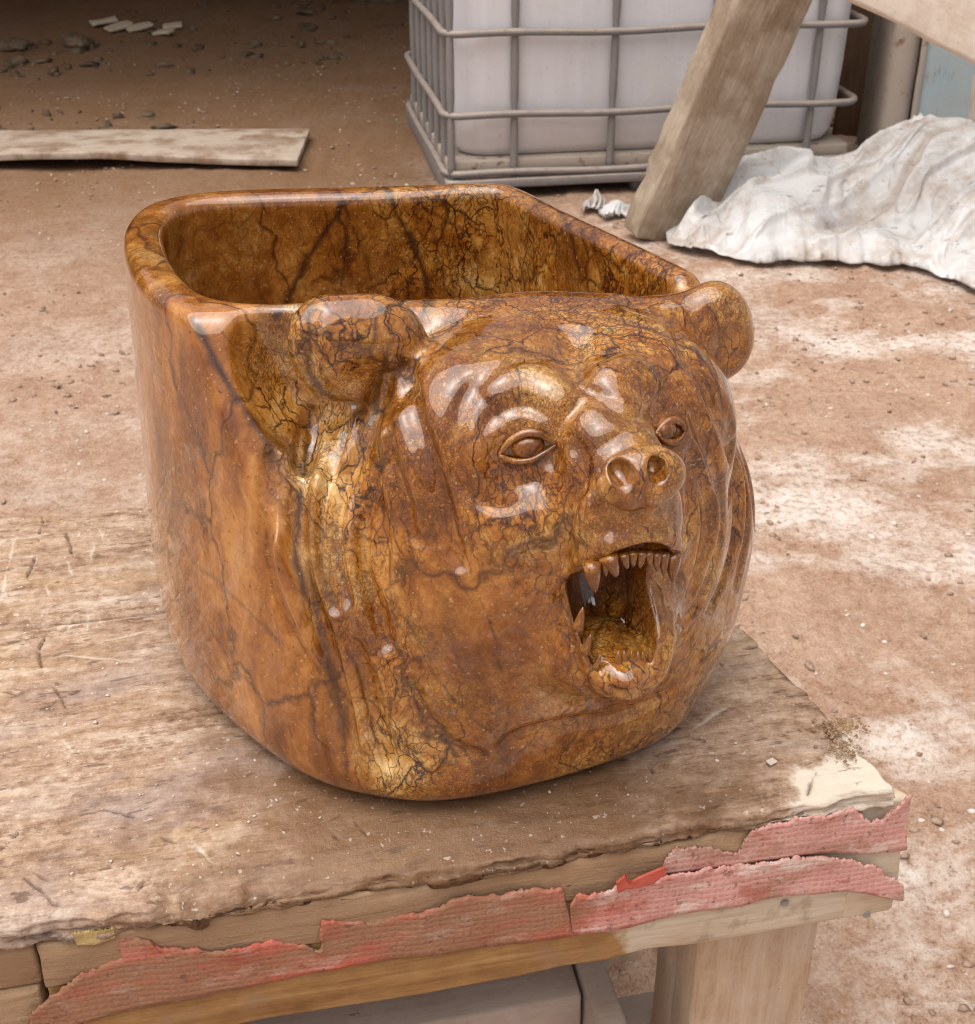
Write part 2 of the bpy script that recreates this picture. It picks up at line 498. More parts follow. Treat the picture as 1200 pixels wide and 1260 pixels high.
def benchtop():
    m = Mat('worn_bench_top')
    co = m.co                     # bench coordinates: x along the bench, y to the back, from the front right corner
    x, y, z = m.sep(co)
    wv = m.vadd(co, m.noise(6, 3, .6, color=True), .05)
    g = m.noise(16, 6, .72, vec=m.map(wv, scale=(1, 3.2, 3.2)), dist=.2)
    gr = m.noise(30, 3, .6, vec=m.map(co, scale=(1, 16, 16)))
    a = m.noise(9, 5, .65)
    c = m.noise(130, 5, .78)
    v = m.math('ADD', m.math('MULTIPLY', g, .46), m.math('ADD', m.math('MULTIPLY', gr, .18), m.math('MULTIPLY', c, .38)))
    mud = m.ramp(v, [(.40, (.145, .078, .045)), (.47, (.285, .172, .108)), (.53, (.385, .255, .172)), (.62, (.53, .395, .295))])
    hue = m.noise(5, 4, .65, vec=m.map(wv, scale=(1, 2.2, 1), loc=(3, 1, 0)), color=True)
    hr, hg, hb = m.sep(hue)
    col = m.mix(m.math('MULTIPLY', m.rng(hr, .50, .64, 0, 1), .55), mud, m.mix(c, (.22, .165, .15), (.42, .34, .32)))
    col = m.mix(m.math('MULTIPLY', m.rng(hg, .53, .66, 0, 1), .50), col, m.mix(c, (.30, .165, .07), (.52, .36, .20)))
    col = m.mix(m.math('MULTIPLY', m.rng(hb, .57, .67, 0, 1), .55), col, m.mix(c, (.16, .070, .045), (.36, .21, .16)))
    # worn through to white dust
    pale = m.math('MULTIPLY', m.rng(m.noise(7, 5, .7, vec=m.map(wv, scale=(1, 2.4, 1), loc=(8, 0, 0))), .50, .64, 0, 1), m.rng(v, .46, .56, 0, 1))
    pale = m.math('MULTIPLY', pale, m.rng(x, -.30, -.62, .30, 1.0))
    col = m.mix(m.math('MULTIPLY', pale, .55), col, (.68, .58, .49))
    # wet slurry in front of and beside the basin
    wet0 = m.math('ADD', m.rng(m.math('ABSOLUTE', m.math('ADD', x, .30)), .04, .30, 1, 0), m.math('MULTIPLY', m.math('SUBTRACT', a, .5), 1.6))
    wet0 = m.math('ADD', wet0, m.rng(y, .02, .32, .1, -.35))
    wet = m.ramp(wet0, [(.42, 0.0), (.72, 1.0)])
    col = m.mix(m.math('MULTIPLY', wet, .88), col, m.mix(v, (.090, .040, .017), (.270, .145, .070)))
    # bare whitened corner
    k = m.math('ADD', m.math('ADD', m.math('MULTIPLY', x, 9.5), 1.36), m.math('MULTIPLY', y, -11.0))
    k = m.math('ADD', k, m.math('MULTIPLY', m.math('SUBTRACT', m.noise(22, 4, .65), .5), 1.3))
    bare = m.ramp(k, [(.45, 0.0), (.58, 1.0)])
    col = m.mix(m.math('MULTIPLY', bare, .92), col, m.mix(g, (.62, .50, .38), (.80, .72, .62)))
    pit = m.rng(m.noise(120, 3, .6, vec=m.map(co, scale=(.4, 1, 1), rot=(0, 0, .2))), .63, .67, 0, 1)
    nick = m.rng(m.noise(48, 3, .55, vec=m.map(wv, scale=(.35, 2.0, 1), rot=(0, 0, -.15))), .672, .69, 0, 1)
    edge = m.math('MULTIPLY', m.rng(m.noise(20, 4, .65, vec=m.map(co, scale=(1, 1, 16))), .56, .60, 0, 1), m.rng(z, .574, .571, 0, 1))
    pit = m.math('MAXIMUM', pit, m.math('MAXIMUM', nick, m.math('MULTIPLY', edge, .6)))
    col = m.mix(m.math('MULTIPLY', pit, .55), col, (.075, .038, .026))
    spk = m.rng(m.noise(190, 2, .6, vec=m.map(co, loc=(2, 2, 1))), .67, .71, 0, 1)
    col = m.mix(m.math('MULTIPLY', spk, .4), col, (.74, .66, .58))
    col = m.mix(m.math('MULTIPLY', m.attr('scratch'), .45, clamp=True), col, (.74, .66, .58))
    col = m.mix(m.math('MULTIPLY', m.attr('gouge'), .9, clamp=True), col, (.075, .040, .028))
    h = m.math('ADD', m.math('MULTIPLY', g, .5), m.math('MULTIPLY', c, .6))
    n = m.bump(h, .0030, .8)
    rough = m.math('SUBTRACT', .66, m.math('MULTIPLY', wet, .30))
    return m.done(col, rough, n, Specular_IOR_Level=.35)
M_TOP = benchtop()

def rubber():
    m = Mat('red_mesh_rubber')
    x, y, z = m.sep(m.vadd(m.co, m.noise(30, 3, .6, color=True), .006))
    gx_ = m.math('ABSOLUTE', m.math('SINE', m.math('MULTIPLY', x, math.pi / .0050)))
    gz_ = m.math('ABSOLUTE', m.math('SINE', m.math('MULTIPLY', m.math('ADD', z, m.math('MULTIPLY', x, .04)), math.pi / .0047)))
    cell = m.math('MULTIPLY', gx_, gz_)
    red = m.ramp(m.noise(16, 5, .6), [(.35, (.40, .070, .045)), (.55, (.53, .125, .085)), (.75, (.60, .22, .17))])
    pink = m.mix(m.noise(40, 4, .6), (.56, .25, .22), (.66, .40, .36))
    # plaster dust on the right-hand end
    d = m.math('ADD', m.rng(x, -.27, -.15, 0, 1), m.math('MULTIPLY', m.math('SUBTRACT', m.noise(18, 5, .65), .5), 1.6))
    dust = m.ramp(d, [(.35, 0.0), (.75, 1.0)])
    col = m.mix(m.math('MULTIPLY', dust, .88), red, pink)
    col = m.mix(m.math('MULTIPLY', m.rng(cell, .55, .05, 0, 1), m.math('ADD', m.math('MULTIPLY', dust, .20), .05)), col, (.70, .48, .43))
    mudm = m.ramp(m.math('ADD', m.noise(13, 6, .65, vec=m.map(m.co, scale=(.6, 1, 1.6))), m.math('MULTIPLY', dust, -.13)), [(.38, 0.0), (.54, 1.0)])
    col = m.mix(m.math('MULTIPLY', mudm, .9), col, (.30, .165, .095))
    sc = m.noise(34, 5, .75, vec=m.map(m.co, scale=(.7, 1, 1.5), loc=(3, 0, 1)))
    col = m.mix(m.math('MULTIPLY', m.rng(sc, .54, .62, 0, 1), m.math('ADD', m.math('MULTIPLY', dust, .55), .2)), col, (.68, .56, .50))
    col = m.mix(m.math('MULTIPLY', m.rng(sc, .44, .36, 0, 1), .55), col, (.38, .09, .06))
    col = m.mix(m.math('MULTIPLY', m.rng(m.noise(150, 3, .6), .62, .67, 0, 1), .6), col, (.16, .08, .05))
    n = m.bump(m.math('ADD', m.math('MULTIPLY', cell, .5), m.math('MULTIPLY', m.noise(70, 5, .7), 1.6)), .0009, .8)
    return m.done(col, .62, n, Specular_IOR_Level=.3)
M_RUBBER = rubber()

def plastic_tank():
    m = Mat('milky_tank_plastic')
    x, y, z = m.sep(m.co)
    d = m.math('ADD', m.rng(z, .55, .08, 0, .6), m.math('MULTIPLY', m.math('SUBTRACT', m.noise(5, 6, .65), .5), 1.1))
    dust = m.ramp(d, [(.15, 0.0), (.9, 1.0)])
    st = m.noise(7, 4, .6, vec=m.map(m.co, scale=(4, 4, .35)))
    col = m.mix(m.math('MULTIPLY', dust, .55), m.mix(st, (.60, .595, .64), (.76, .755, .79)), (.54, .45, .39))
    col = m.mix(m.math('MULTIPLY', m.rng(m.noise(60, 3, .6), .62, .7, 0, 1), .2), col, (.38, .30, .25))
    n = m.bump(m.noise(3.2, 2, .5), .02, .25)
    return m.done(col, .45, n, Coat_Weight=.1)
M_TANK = plastic_tank()

def galv():
    m = Mat('dusty_galvanised_steel')
    nx, ny, nz = m.sep(m.n('ShaderNodeNewGeometry').outputs['Normal'])
    top = m.math('MULTIPLY', m.rng(nz, -.2, .6, 0, 1), m.rng(m.noise(25, 5, .65), .25, .55, .35, 1))
    col = m.mix(m.noise(60, 4, .6), (.14, .14, .15), (.26, .255, .26))
    col = m.mix(m.math('MULTIPLY', top, .8, clamp=True), col, (.42, .33, .27))
    col = m.mix(m.math('MULTIPLY', m.rng(m.noise(30, 4, .7), .60, .68, 0, 1), .5), col, (.20, .10, .05))
    return m.done(col, .55, m.bump(m.noise(150, 3, .6), .001, .4), Metallic=.15)
M_GALV = galv()

def blue_paint():
    m = Mat('faded_blue_paint')
    x, y, z = m.sep(m.co)
    c = m.mix(m.noise(8, 5, .6, vec=m.map(m.co, scale=(3, 3, .6))), (.33, .42, .46), (.46, .53, .55))
    rust = m.ramp(m.math('ADD', m.noise(16, 6, .7, vec=m.map(m.co, scale=(3, 3, .5))), 0.0), [(.58, 0.0), (.66, 1.0)])
    c = m.mix(m.math('MULTIPLY', rust, .75), c, (.30, .19, .12))
    c = m.mix(m.math('MULTIPLY', m.ramp(m.noise(5, 5, .6), [(.45, 0.0), (.7, 1.0)]), .5), c, (.47, .40, .34))
    return m.done(c, .6, m.bump(m.noise(40, 4, .6), .002, .4))
M_BLUE = blue_paint()

def dusty_metal():
    m = Mat('dusty_beige_metal')
    c = m.mix(m.noise(9, 5, .6), (.34, .27, .22), (.47, .40, .34))
    c = m.mix(m.ramp(m.noise(20, 5, .7), [(.58, 0.0), (.66, 1.0)]), c, (.22, .13, .08))
    return m.done(c, .7, m.bump(m.noise(50, 4, .6), .002, .4))
M_DUSTMETAL = dusty_metal()

def sheet():
    m = Mat('dirty_white_plastic_sheet')
    a = m.noise(5.0, 6, .68, dist=.5)
    b = m.noise(26, 4, .7, dist=.6)
    dirtm = m.ramp(m.math('ADD', m.math('MULTIPLY', a, .7), m.math('MULTIPLY', b, .3)), [(.47, 0.0), (.62, 1.0)])
    col = m.mix(m.math('MULTIPLY', dirtm, .8), (.80, .785, .78), (.52, .40, .31))
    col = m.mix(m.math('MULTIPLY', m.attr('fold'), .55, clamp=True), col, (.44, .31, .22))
    col = m.mix(m.math('MULTIPLY', m.rng(m.noise(38, 4, .7, vec=m.map(m.co, scale=(.5, 1, 1))), .63, .68, 0, 1), .6), col, (.24, .17, .12))
    n = m.bump(m.noise(9, 3, .55, vec=m.map(m.co, scale=(1, 3, 1), rot=(0, 0, .5)), dist=1.0), .012, .5)
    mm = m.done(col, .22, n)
    # thin film: some light comes through
    tr = m.n('ShaderNodeBsdfTranslucent')
    m.put(tr.inputs['Color'], col)
    mx = m.n('ShaderNodeMixShader')
    mx.inputs[0].default_value = .32
    m.t.links.new(m.p.outputs[0], mx.inputs[1])
    m.t.links.new(tr.outputs[0], mx.inputs[2])
    m.t.links.new(mx.outputs[0], m.out.inputs[0])
    return mm
M_SHEET = sheet()

def plain(name, c0, c1, scale=30, rough=.85, bump=.004):
    m = Mat(name)
    v = m.noise(scale, 5, .65)
    c = m.mix(m.rng(v, .3, .7), c0, c1)
    return m.done(c, rough, m.bump(m.noise(scale * 2.2, 5, .65), bump, .6), Specular_IOR_Level=.25)
M_STONES = plain('dirt_crumb', (.22, .125, .08), (.46, .33, .25), 60)
M_PEBBLE = plain('pale_stone_crumb', (.52, .43, .36), (.74, .67, .60), 40)
M_ROCK = plain('quarry_rock', (.09, .055, .032), (.22, .16, .105), 14, .9, .02)
M_YELLOW = plain('yellow_foam', (.42, .28, .10), (.60, .45, .22), 120)
M_ROOF = plain('shade_roof_sheet', (.14, .09, .06), (.24, .18, .14), 6)
M_NAIL = plain('nail_steel', (.22, .20, .19), (.34, .32, .30), 90, .5, .0005)
M_RED = plain('torn_red_rubber', (.46, .075, .05), (.55, .13, .09), 60, .55, .001)
M_CRUMB = plain('ochre_sawdust', (.30, .17, .08), (.46, .30, .17), 200)
# ================================================================== the yard
def ground_z(x, y):
    x = np.asarray(x, np.float32); y = np.asarray(y, np.float32)
    z = 0.020 * fbm(x * .9, y * .9, None, 3, 3) + 0.010 * fbm(x * 4, y * 4, None, 3, 9)
    lump = np.clip(fbm(x * 14, y * 14, None, 3, 21), -.2, 1)
    z = z + .010 * lump + .006 * np.clip(fbm(x * 34, y * 34, None, 3, 33), -.3, 1)
    far = smoothstep(6.0, 9.5, y)
    z = z + far * (0.30 * (fbm(x * .6, y * .6, None, 4, 51) + .6) + 0.10 * fbm(x * 3, y * 3, None, 3, 61))
    far2 = smoothstep(14, 40, np.hypot(x, y))
    return z * (1 - far2) + far2 * 3.0 * fbm(x * .05, y * .05, None, 2, 71)

def make_ground():
    def ax(lo, hi, d0, c, ext):
        a = [c]
        while a[-1] < hi:
            a.append(a[-1] + d0 + max(0, a[-1] - ext[1]) * .035)
        b = [c]
        while b[-1] > lo:
            b.append(b[-1] - d0 - max(0, ext[0] - b[-1]) * .05)
        return np.array(sorted(set(a + b)))
    xs = ax(-150, 150, .0085, .7, (-.75, 1.15)); ys = ax(-60, 260, .0085, 1.3, (.35, 2.0))
    gx_, gy_ = np.meshgrid(xs, ys, indexing='ij')
    V = np.stack([gx_, gy_, ground_z(gx_, gy_)], -1).reshape(-1, 3)
    F = grid_faces(len(xs), len(ys))
    me = bpy.data.meshes.new('ground')
    me.vertices.add(len(V)); me.vertices.foreach_set('co', V.astype(np.float32).ravel())
    me.loops.add(len(F) * 4); me.loops.foreach_set('vertex_index', F.astype(np.int32).ravel())
    me.polygons.add(len(F)); me.polygons.foreach_set('loop_start', (np.arange(len(F)) * 4).astype(np.int32))
    me.polygons.foreach_set('use_smooth', np.ones(len(F), bool))
    me.update(calc_edges=True)
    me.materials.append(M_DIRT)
    o = bpy.data.objects.new('ground', me); COL.objects.link(o)
    tag(o, kind='structure')
    print('ground', len(xs), len(ys))
make_ground()

def lumps(name, pts, sizes, mat, flat=.6, seed=0):
    """many small broken crumbs in one mesh"""
    rs = np.random.RandomState(seed)
    t = (1 + 5 ** .5) / 2
    b = np.array([(-1, t, 0), (1, t, 0), (-1, -t, 0), (1, -t, 0), (0, -1, t), (0, 1, t), (0, -1, -t), (0, 1, -t), (t, 0, -1), (t, 0, 1), (-t, 0, -1), (-t, 0, 1)]) / 1.9
    f = np.array([(0, 11, 5), (0, 5, 1), (0, 1, 7), (0, 7, 10), (0, 10, 11), (1, 5, 9), (5, 11, 4), (11, 10, 2), (10, 7, 6), (7, 1, 8),
                  (3, 9, 4), (3, 4, 2), (3, 2, 6), (3, 6, 8), (3, 8, 9), (4, 9, 5), (2, 4, 11), (6, 2, 10), (8, 6, 7), (9, 8, 1)])
    n = len(pts)
    J = 1 + .35 * rs.randn(n, 12, 1)
    sc = sizes[:, None, None] * (0.6 + .8 * rs.rand(n, 1, 3)) * np.array([1, 1, flat])
    A = rs.rand(n) * 6.283
    V = b[None] * J * sc
    x = V[..., 0] * np.cos(A)[:, None] - V[..., 1] * np.sin(A)[:, None]
    y = V[..., 0] * np.sin(A)[:, None] + V[..., 1] * np.cos(A)[:, None]
    V = np.stack([x, y, V[..., 2]], -1) + pts[:, None, :]
    F = (f[None] + (np.arange(n) * 12)[:, None, None]).reshape(-1, 3)
    o = obj_from(name, V.reshape(-1, 3), F, mat)
    return o

_rs = np.random.RandomState(4)
def scatter_ground(n, smin_, smax_, seed, xr=(-2.2, 2.4), yr=(.5, 6.5)):
    rs = np.random.RandomState(seed)
    y = yr[0] + (yr[1] - yr[0]) * rs.rand(n) ** 1.7
    x = (rs.rand(n) - .5) * (1.2 + .85 * y)
    cl = fbm(x * 3, y * 3, None, 3, seed)
    k = rs.rand(n) < np.clip(.35 + 1.4 * cl, .02, 1)
    x, y = x[k], y[k]
    s = smin_ + (smax_ - smin_) * rs.rand(len(x)) ** 4
    z = ground_z(x, y) + s * .15
    return np.stack([x, y, z], 1), s
p, s = scatter_ground(34000, .0010, .0085, 5)
tag(lumps('dirt_crumbs', p, s, M_STONES, seed=1), 'loose reddish brown dirt crumbs scattered over the yard ground', 'dirt', kind='stuff')
def scatter_far(n, seed):
    rs = np.random.RandomState(seed)
    y = 4.6 + 4.2 * rs.rand(n); x = (rs.rand(n) - .5) * (.8 * y) - .6
    k = fbm(x * 1.3, y * 1.3, None, 3, seed) > -.05
    x, y = x[k], y[k]; s_ = .006 + .035 * rs.rand(len(x)) ** 4
    return np.stack([x, y, ground_z(x, y) + s_ * .1], 1), s_
p, s = scatter_far(2600, 25)
tag(lumps('earth_clods', p, s, M_ROCK, seed=3), 'dark earth clods and rubble strewn in the shade at the back of the yard', 'earth', kind='stuff')
p, s = scatter_ground(9000, .0008, .0055, 15)
tag(lumps('stone_crumbs', p, s, M_PEBBLE, seed=2), 'pale stone crumbs and chips scattered over the yard ground', 'gravel', kind='stuff')

# --- cover and walls out of view, added to shade the back of the yard
shade_blocker = empty('added_shade_shed', (-2.2, 7.0, 0))
tag(shade_blocker, 'unseen cover and walls added to shade the back of the yard', 'shade_blocker')
def slab(name, x0, x1, y0, y1, z0, z1, mat, parent, loc):
    o = rough_box(name, x1 - x0, y1 - y0, z1 - z0, mat, parent, seg=.5, amp=.004, bev=.01)
    o.location = (x0 - loc[0], y0 - loc[1], z0 - loc[2])
    return o
L0 = (-2.2, 7.0, 0)
slab('shade_roof', -5.5, 2.2, 4.75, 10.2, 2.45, 2.52, M_ROOF, shade_blocker, L0)
slab('shade_back_wall', -5.5, 3.4, 10.2, 10.3, -.1, 2.5, M_BACKBOARD, shade_blocker, L0)
slab('shade_side_wall', -5.6, -5.5, 4.75, 10.2, -.1, 2.5, M_BACKBOARD, shade_blocker, L0)
for (x, y) in ((-5.3, 4.9), (2.0, 9.9)):
    slab('post', x, x + .12, y, y + .12, -.1, 2.45, M_BEAM, shade_blocker, L0)

# --- rocks lying at the back of the shade
ROCKS = [(318, 6, .13, 'rough earth-coloured rock lying alone beyond the wood chips'), (468, 10, .20, 'big lumpy rock in the shade beside the caged tank'),
         (400, 2, .10, 'low dark rock half buried in the shaded earth behind the big lumpy rock'), (20, 62, .07, 'small flat stone on the shaded ground beyond the weathered board'),
         (98, 60, .09, 'rounded muddy rock just in front of the wood chips')]
for i, (u, v, r, lab) in enumerate(ROCKS):
    q = on_z(u, v, 0)
    gz0 = float(ground_z(q.x, q.y))
    bm = bmesh.new()
    bmesh.ops.create_icosphere(bm, subdivisions=4, radius=1)
    A = np.array([v_.co[:] for v_ in bm.verts])
    A = A * (1 + .55 * fbm(A[:, 0] * 1.6 + i * 3, A[:, 1] * 1.6, A[:, 2] * 1.6, 4, 80 + i, .6))[:, None] * r * np.array([1.2, .8, .5])
    for v_, c_ in zip(bm.verts, A): v_.co = c_
    o = bm_obj('rock', bm, M_ROCK, smooth=True)
    o.location = (q.x, q.y, gz0 + r * .12)
    o.rotation_euler.z = i * 1.3
    tag(o, lab, 'rock', 'rocks in the shade')

# --- wide weathered board on the ground
a, b = on_z(372, 163, .03), on_z(366, 201, .03)
bd = (a - b); wdt = bd.length
ang = math.atan2(-(on_z(0, 203, .03) - b).y, -(on_z(0, 203, .03) - b).x)
board = rough_box('board', 2.0, .43, .022, M_PLANK, seg=.05, amp=.003, bev=.003, seed=8)
for v_ in board.data.vertices:
    v_.co.x -= 2.0
    v_.co.z += .030 * math.exp(-((v_.co.x + .75) / .45) ** 2) * max(0, 1 - v_.co.y / .43)
board.location = (b.x, b.y, .018)
board.rotation_euler = (0, 0, ang)
tag(board, 'wide weathered mud-stained board lying flat on the ground by the shade', 'board')

# --- split wood chips
for i, (u, v, l, rz) in enumerate(((132, 43, .13, .5), (152, 45, .15, .9), (176, 44, .13, .6), (198, 50, .10, -.5), (214, 44, .09, .2))):
    q = on_z(u, v, 0)
    o = rough_box('wood_chip', l, .055, .015, M_CHIP, seg=.03, amp=.006, bev=.004, seed=20 + i)
    o.location = (q.x - l / 2 * math.cos(rz), q.y - l / 2 * math.sin(rz), float(ground_z(q.x, q.y)) + .006)
    o.rotation_euler = (.15, -.1, rz)
    tag(o, 'pale split wood chip in the small row on the shaded ground', 'wood chip', 'wood chips in the shade')

# --- caged water tank
q = on_z(567, 246, 0)
IB = Vector((q.x - .045, q.y, 0.0)); IR = math.radians(9.9)
ibc = empty('caged_water_tank', IB, IR)
tag(ibc, 'dusty white plastic water tank in a galvanised tube cage', 'water tank')
W, D = 1.32, 1.0
def rrect(w, d, r, x0=0, y0=0, n=8):
    P = []
    for (cx, cy, a0) in ((x0 + w - r, y0 + r, -90), (x0 + w - r, y0 + d - r, 0), (x0 + r, y0 + d - r, 90), (x0 + r, y0 + r, 180)):
        for k in range(n + 1):
            a = math.radians(a0 + 90 * k / n)
            P.append((cx + r * math.cos(a), cy + r * math.sin(a)))
    return P
def tank_body():
    rows = [(.100, .090), (.104, .055), (.118, .028), (.145, .012), (.20, .004), (.35, .0), (.6, -.004), (.85, 0), (1.0, .004), (1.06, .02), (1.085, .06), (1.09, .12)]
    V = []; n = None
    for z, ins in rows:
        P = rrect(W - 2 * (ins + .030), D - 2 * (ins + .030), max(.03, .10 - ins * .3), ins + .030, ins + .030)
        # extra points along the straights
        Q = []
        for i in range(len(P)):
            a_, b_ = P[i], P[(i + 1) % len(P)]
            m_ = 14 if math.dist(a_, b_) > .2 else 1
            for k in range(m_):
                Q.append((a_[0] + (b_[0] - a_[0]) * k / m_, a_[1] + (b_[1] - a_[1]) * k / m_))
        n = len(Q)
        for (x, y) in Q: V.append((x, y, z))
    V = np.array(V)
    d = .010 * fbm(V[:, 0] * 4, V[:, 1] * 4, V[:, 2] * 4, 2, 91)
    c = np.array([W / 2, D / 2, .6]); o_ = V - c
    V[:, :2] += (o_ / np.linalg.norm(o_, axis=1, keepdims=True) * d[:, None])[:, :2]
    F = [(i * n + j, i * n + (j + 1) % n, (i + 1) * n + (j + 1) % n, (i + 1) * n + j) for i in range(len(rows) - 1) for j in range(n)]
    F.append(tuple(range(n))[::-1]); F.append(tuple(range((len(rows) - 1) * n, len(rows) * n)))
    obj_from('tank', V, F, M_TANK, ibc)
tank_body()
for z in (.075, .250, .485, .72, .955):
    bm = bmesh.new()
    P = rrect(W, D, .055, 0, 0, 6)
    Q = []
    for i in range(len(P)):
        a_, b_ = P[i], P[(i + 1) % len(P)]
        m_ = 12 if math.dist(a_, b_) > .2 else 1
        for k in range(m_):
            Q.append((a_[0] + (b_[0] - a_[0]) * k / m_, a_[1] + (b_[1] - a_[1]) * k / m_))
    pts = [(x, y, z + .004 * math.sin(x * 9 + y * 7)) for x, y in Q]
    tube(bm, pts, .0115, 8, closed=True)
    bmesh.ops.recalc_face_normals(bm, faces=bm.faces)
    bm_obj('cage_hoop', bm, M_GALV, ibc, True)
def upright(x, y, z0=.06, z1=.98, flat=None):
    bm = bmesh.new()
    pts = []; rr = []
    for k in range(24):
        z = z0 + (z1 - z0) * k / 23
        dimple = sum(math.exp(-((z - h) / .022) ** 2) for h in (.250, .485, .72))
        pts.append((0, 0, z)); rr.append(.0125 * (1 - .35 * dimple))
    tube(bm, pts, rr, 8)
    bmesh.ops.recalc_face_normals(bm, faces=bm.faces)
    o = bm_obj('cage_upright', bm, M_GALV, ibc, True)
    o.location = (x, y, 0)
for x in (.02, .215, .52, .83, 1.165):
    upright(x, .014)
for y in (.11, .26, .40, .55, .70, .86):
    upright(.014, y)
for y in (.2, .5, .8):
    upright(W - .014, y)
# base: tray, skids and feet
for nm, x0, x1, y0, y1, z0, z1, mt in (('tray', .01, W - .01, .02, D - .02, .072, .112, M_DUSTMETAL), ('skid', .0, W, -.012, .07, .030, .060, M_GALV),
                                      ('skid', .0, .08, .09, D, .002, .05, M_GALV), ('skid', W - .08, W, .09, D, .002, .05, M_GALV)):
    o = rough_box(nm, x1 - x0, y1 - y0, z1 - z0, mt, ibc, seg=.1, amp=.002, bev=.006); o.location = (x0, y0, z0)
for (x, y) in ((.0, .0), (W / 2 - .06, .0), (W - .12, .0), (0.0, D - .1), (W - .12, D - .1)):
    o = rough_box('foot', .12, .1, .075, M_GALV, ibc, seg=.05, amp=.003, bev=.008); o.location = (x, y + .03, -.01)

# --- leaning timber prop
def beam(name, p0, p1, wd, th, twist, mat, label, cat, seed, seg=.05, amp=.004, bev=.008, chip=.02):
    p0, p1 = Vector(p0), Vector(p1)
    L = (p1 - p0).length
    o = rough_box(name, wd, th, L, mat, None, seg=seg, amp=amp, bev=bev, seed=seed, chip=chip)
    for v_ in o.data.vertices:
        v_.co.x -= wd / 2; v_.co.y -= th / 2
    z = (p1 - p0).normalized()
    x = Vector((1, 0, 0)); x = (x - z * x.dot(z)).normalized()
    y = z.cross(x)
    R = Matrix((x, y, z)).transposed().to_4x4() @ Matrix.Rotation(twist, 4, 'Z')
    o.matrix_world = Matrix.Translation(p0) @ R
    tag(o, label, cat)
    return o
b0 = on_z(815, 290, 0); b1 = on_y(941, 0, b0.y + .02)
dv = (b1 - b0)
beam('timber_prop', b0 - dv * .02, b0 + dv * 2.3, .235, .09, math.radians(24), M_BEAM, 'thick weathered grey timber leaning in front of the caged tank', 'timber', 31)

# --- dusty cream plank passing across the corner and the post beside it
c0 = on_y(990, -28, 3.30); c1 = on_y(1290, 122, 3.30)
def cross_plank():
    d = (c1 - c0); L = d.length
    o = rough_box('cream_board', L + .5, .03, .26, M_CREAM, None, seg=.05, amp=.006, bev=.006, seed=44)
    z = Vector((0, .25, 1)).normalized()
    x = d.normalized(); z = (z - x * z.dot(x)).normalized(); y = z.cross(x)
    o.matrix_world = Matrix.Translation(c0 - x * .05) @ Matrix((x, y, z)).transposed().to_4x4()
    tag(o, 'dusty cream board slanting across above the plastic sheet', 'board')
cross_plank()
e0 = on_z(1262, 330, 0); e1 = on_y(1188, 60, 3.42)
e0 = Vector((on_y(1215, 200, 3.8).x, 3.8, .0)); e1 = on_y(1213, 60, 3.8)
beam('wooden_post', e0, e1 + Vector((0, 0, .5)), .10, .07, .3, M_CREAM, 'upright dusty cream post rising behind the plastic sheet', 'post', 47, amp=.008)

# --- faded blue metal cabinet
cb = on_y(1086, 150, 4.15)
cab = empty('metal_cabinet', (cb.x, 4.15, 0), math.radians(-6))
tag(cab, 'faded pale blue metal cabinet with rust streaks behind the plastic sheet', 'cabinet')
o = rough_box('side_casing', .085, .45, .95, M_DUSTMETAL, cab, seg=.06, amp=.003, bev=.035); o.location = (0, 0, 0)
o = rough_box('front_panel', .62, .03, .93, M_BLUE, cab, seg=.06, amp=.003, bev=.008); o.location = (.088, -.012, .01)
o = rough_box('body', .62, .42, .94, M_DUSTMETAL, cab, seg=.1, amp=.003, bev=.01); o.location = (.087, .020, .004)
o = rough_box('seam_strip', .018, .01, .92, M_DUSTMETAL, cab, seg=.06, amp=.002, bev=.003); o.location = (.080, -.020, .012)

# --- dark board added to darken the gap behind tank and cabinet
o = rough_box('gap_dark_board', .6, .03, 1.1, M_BACKBOARD, None, seg=.1, amp=.006, bev=.006, seed=52)
q = on_y(1042, 100, 4.75)
o.location = (q.x - .02, 4.75, 0)
o.rotation_euler = (math.radians(-8), 0, math.radians(-4))
tag(o, 'dark brown board added to darken the gap behind the tank and the cabinet', 'board')

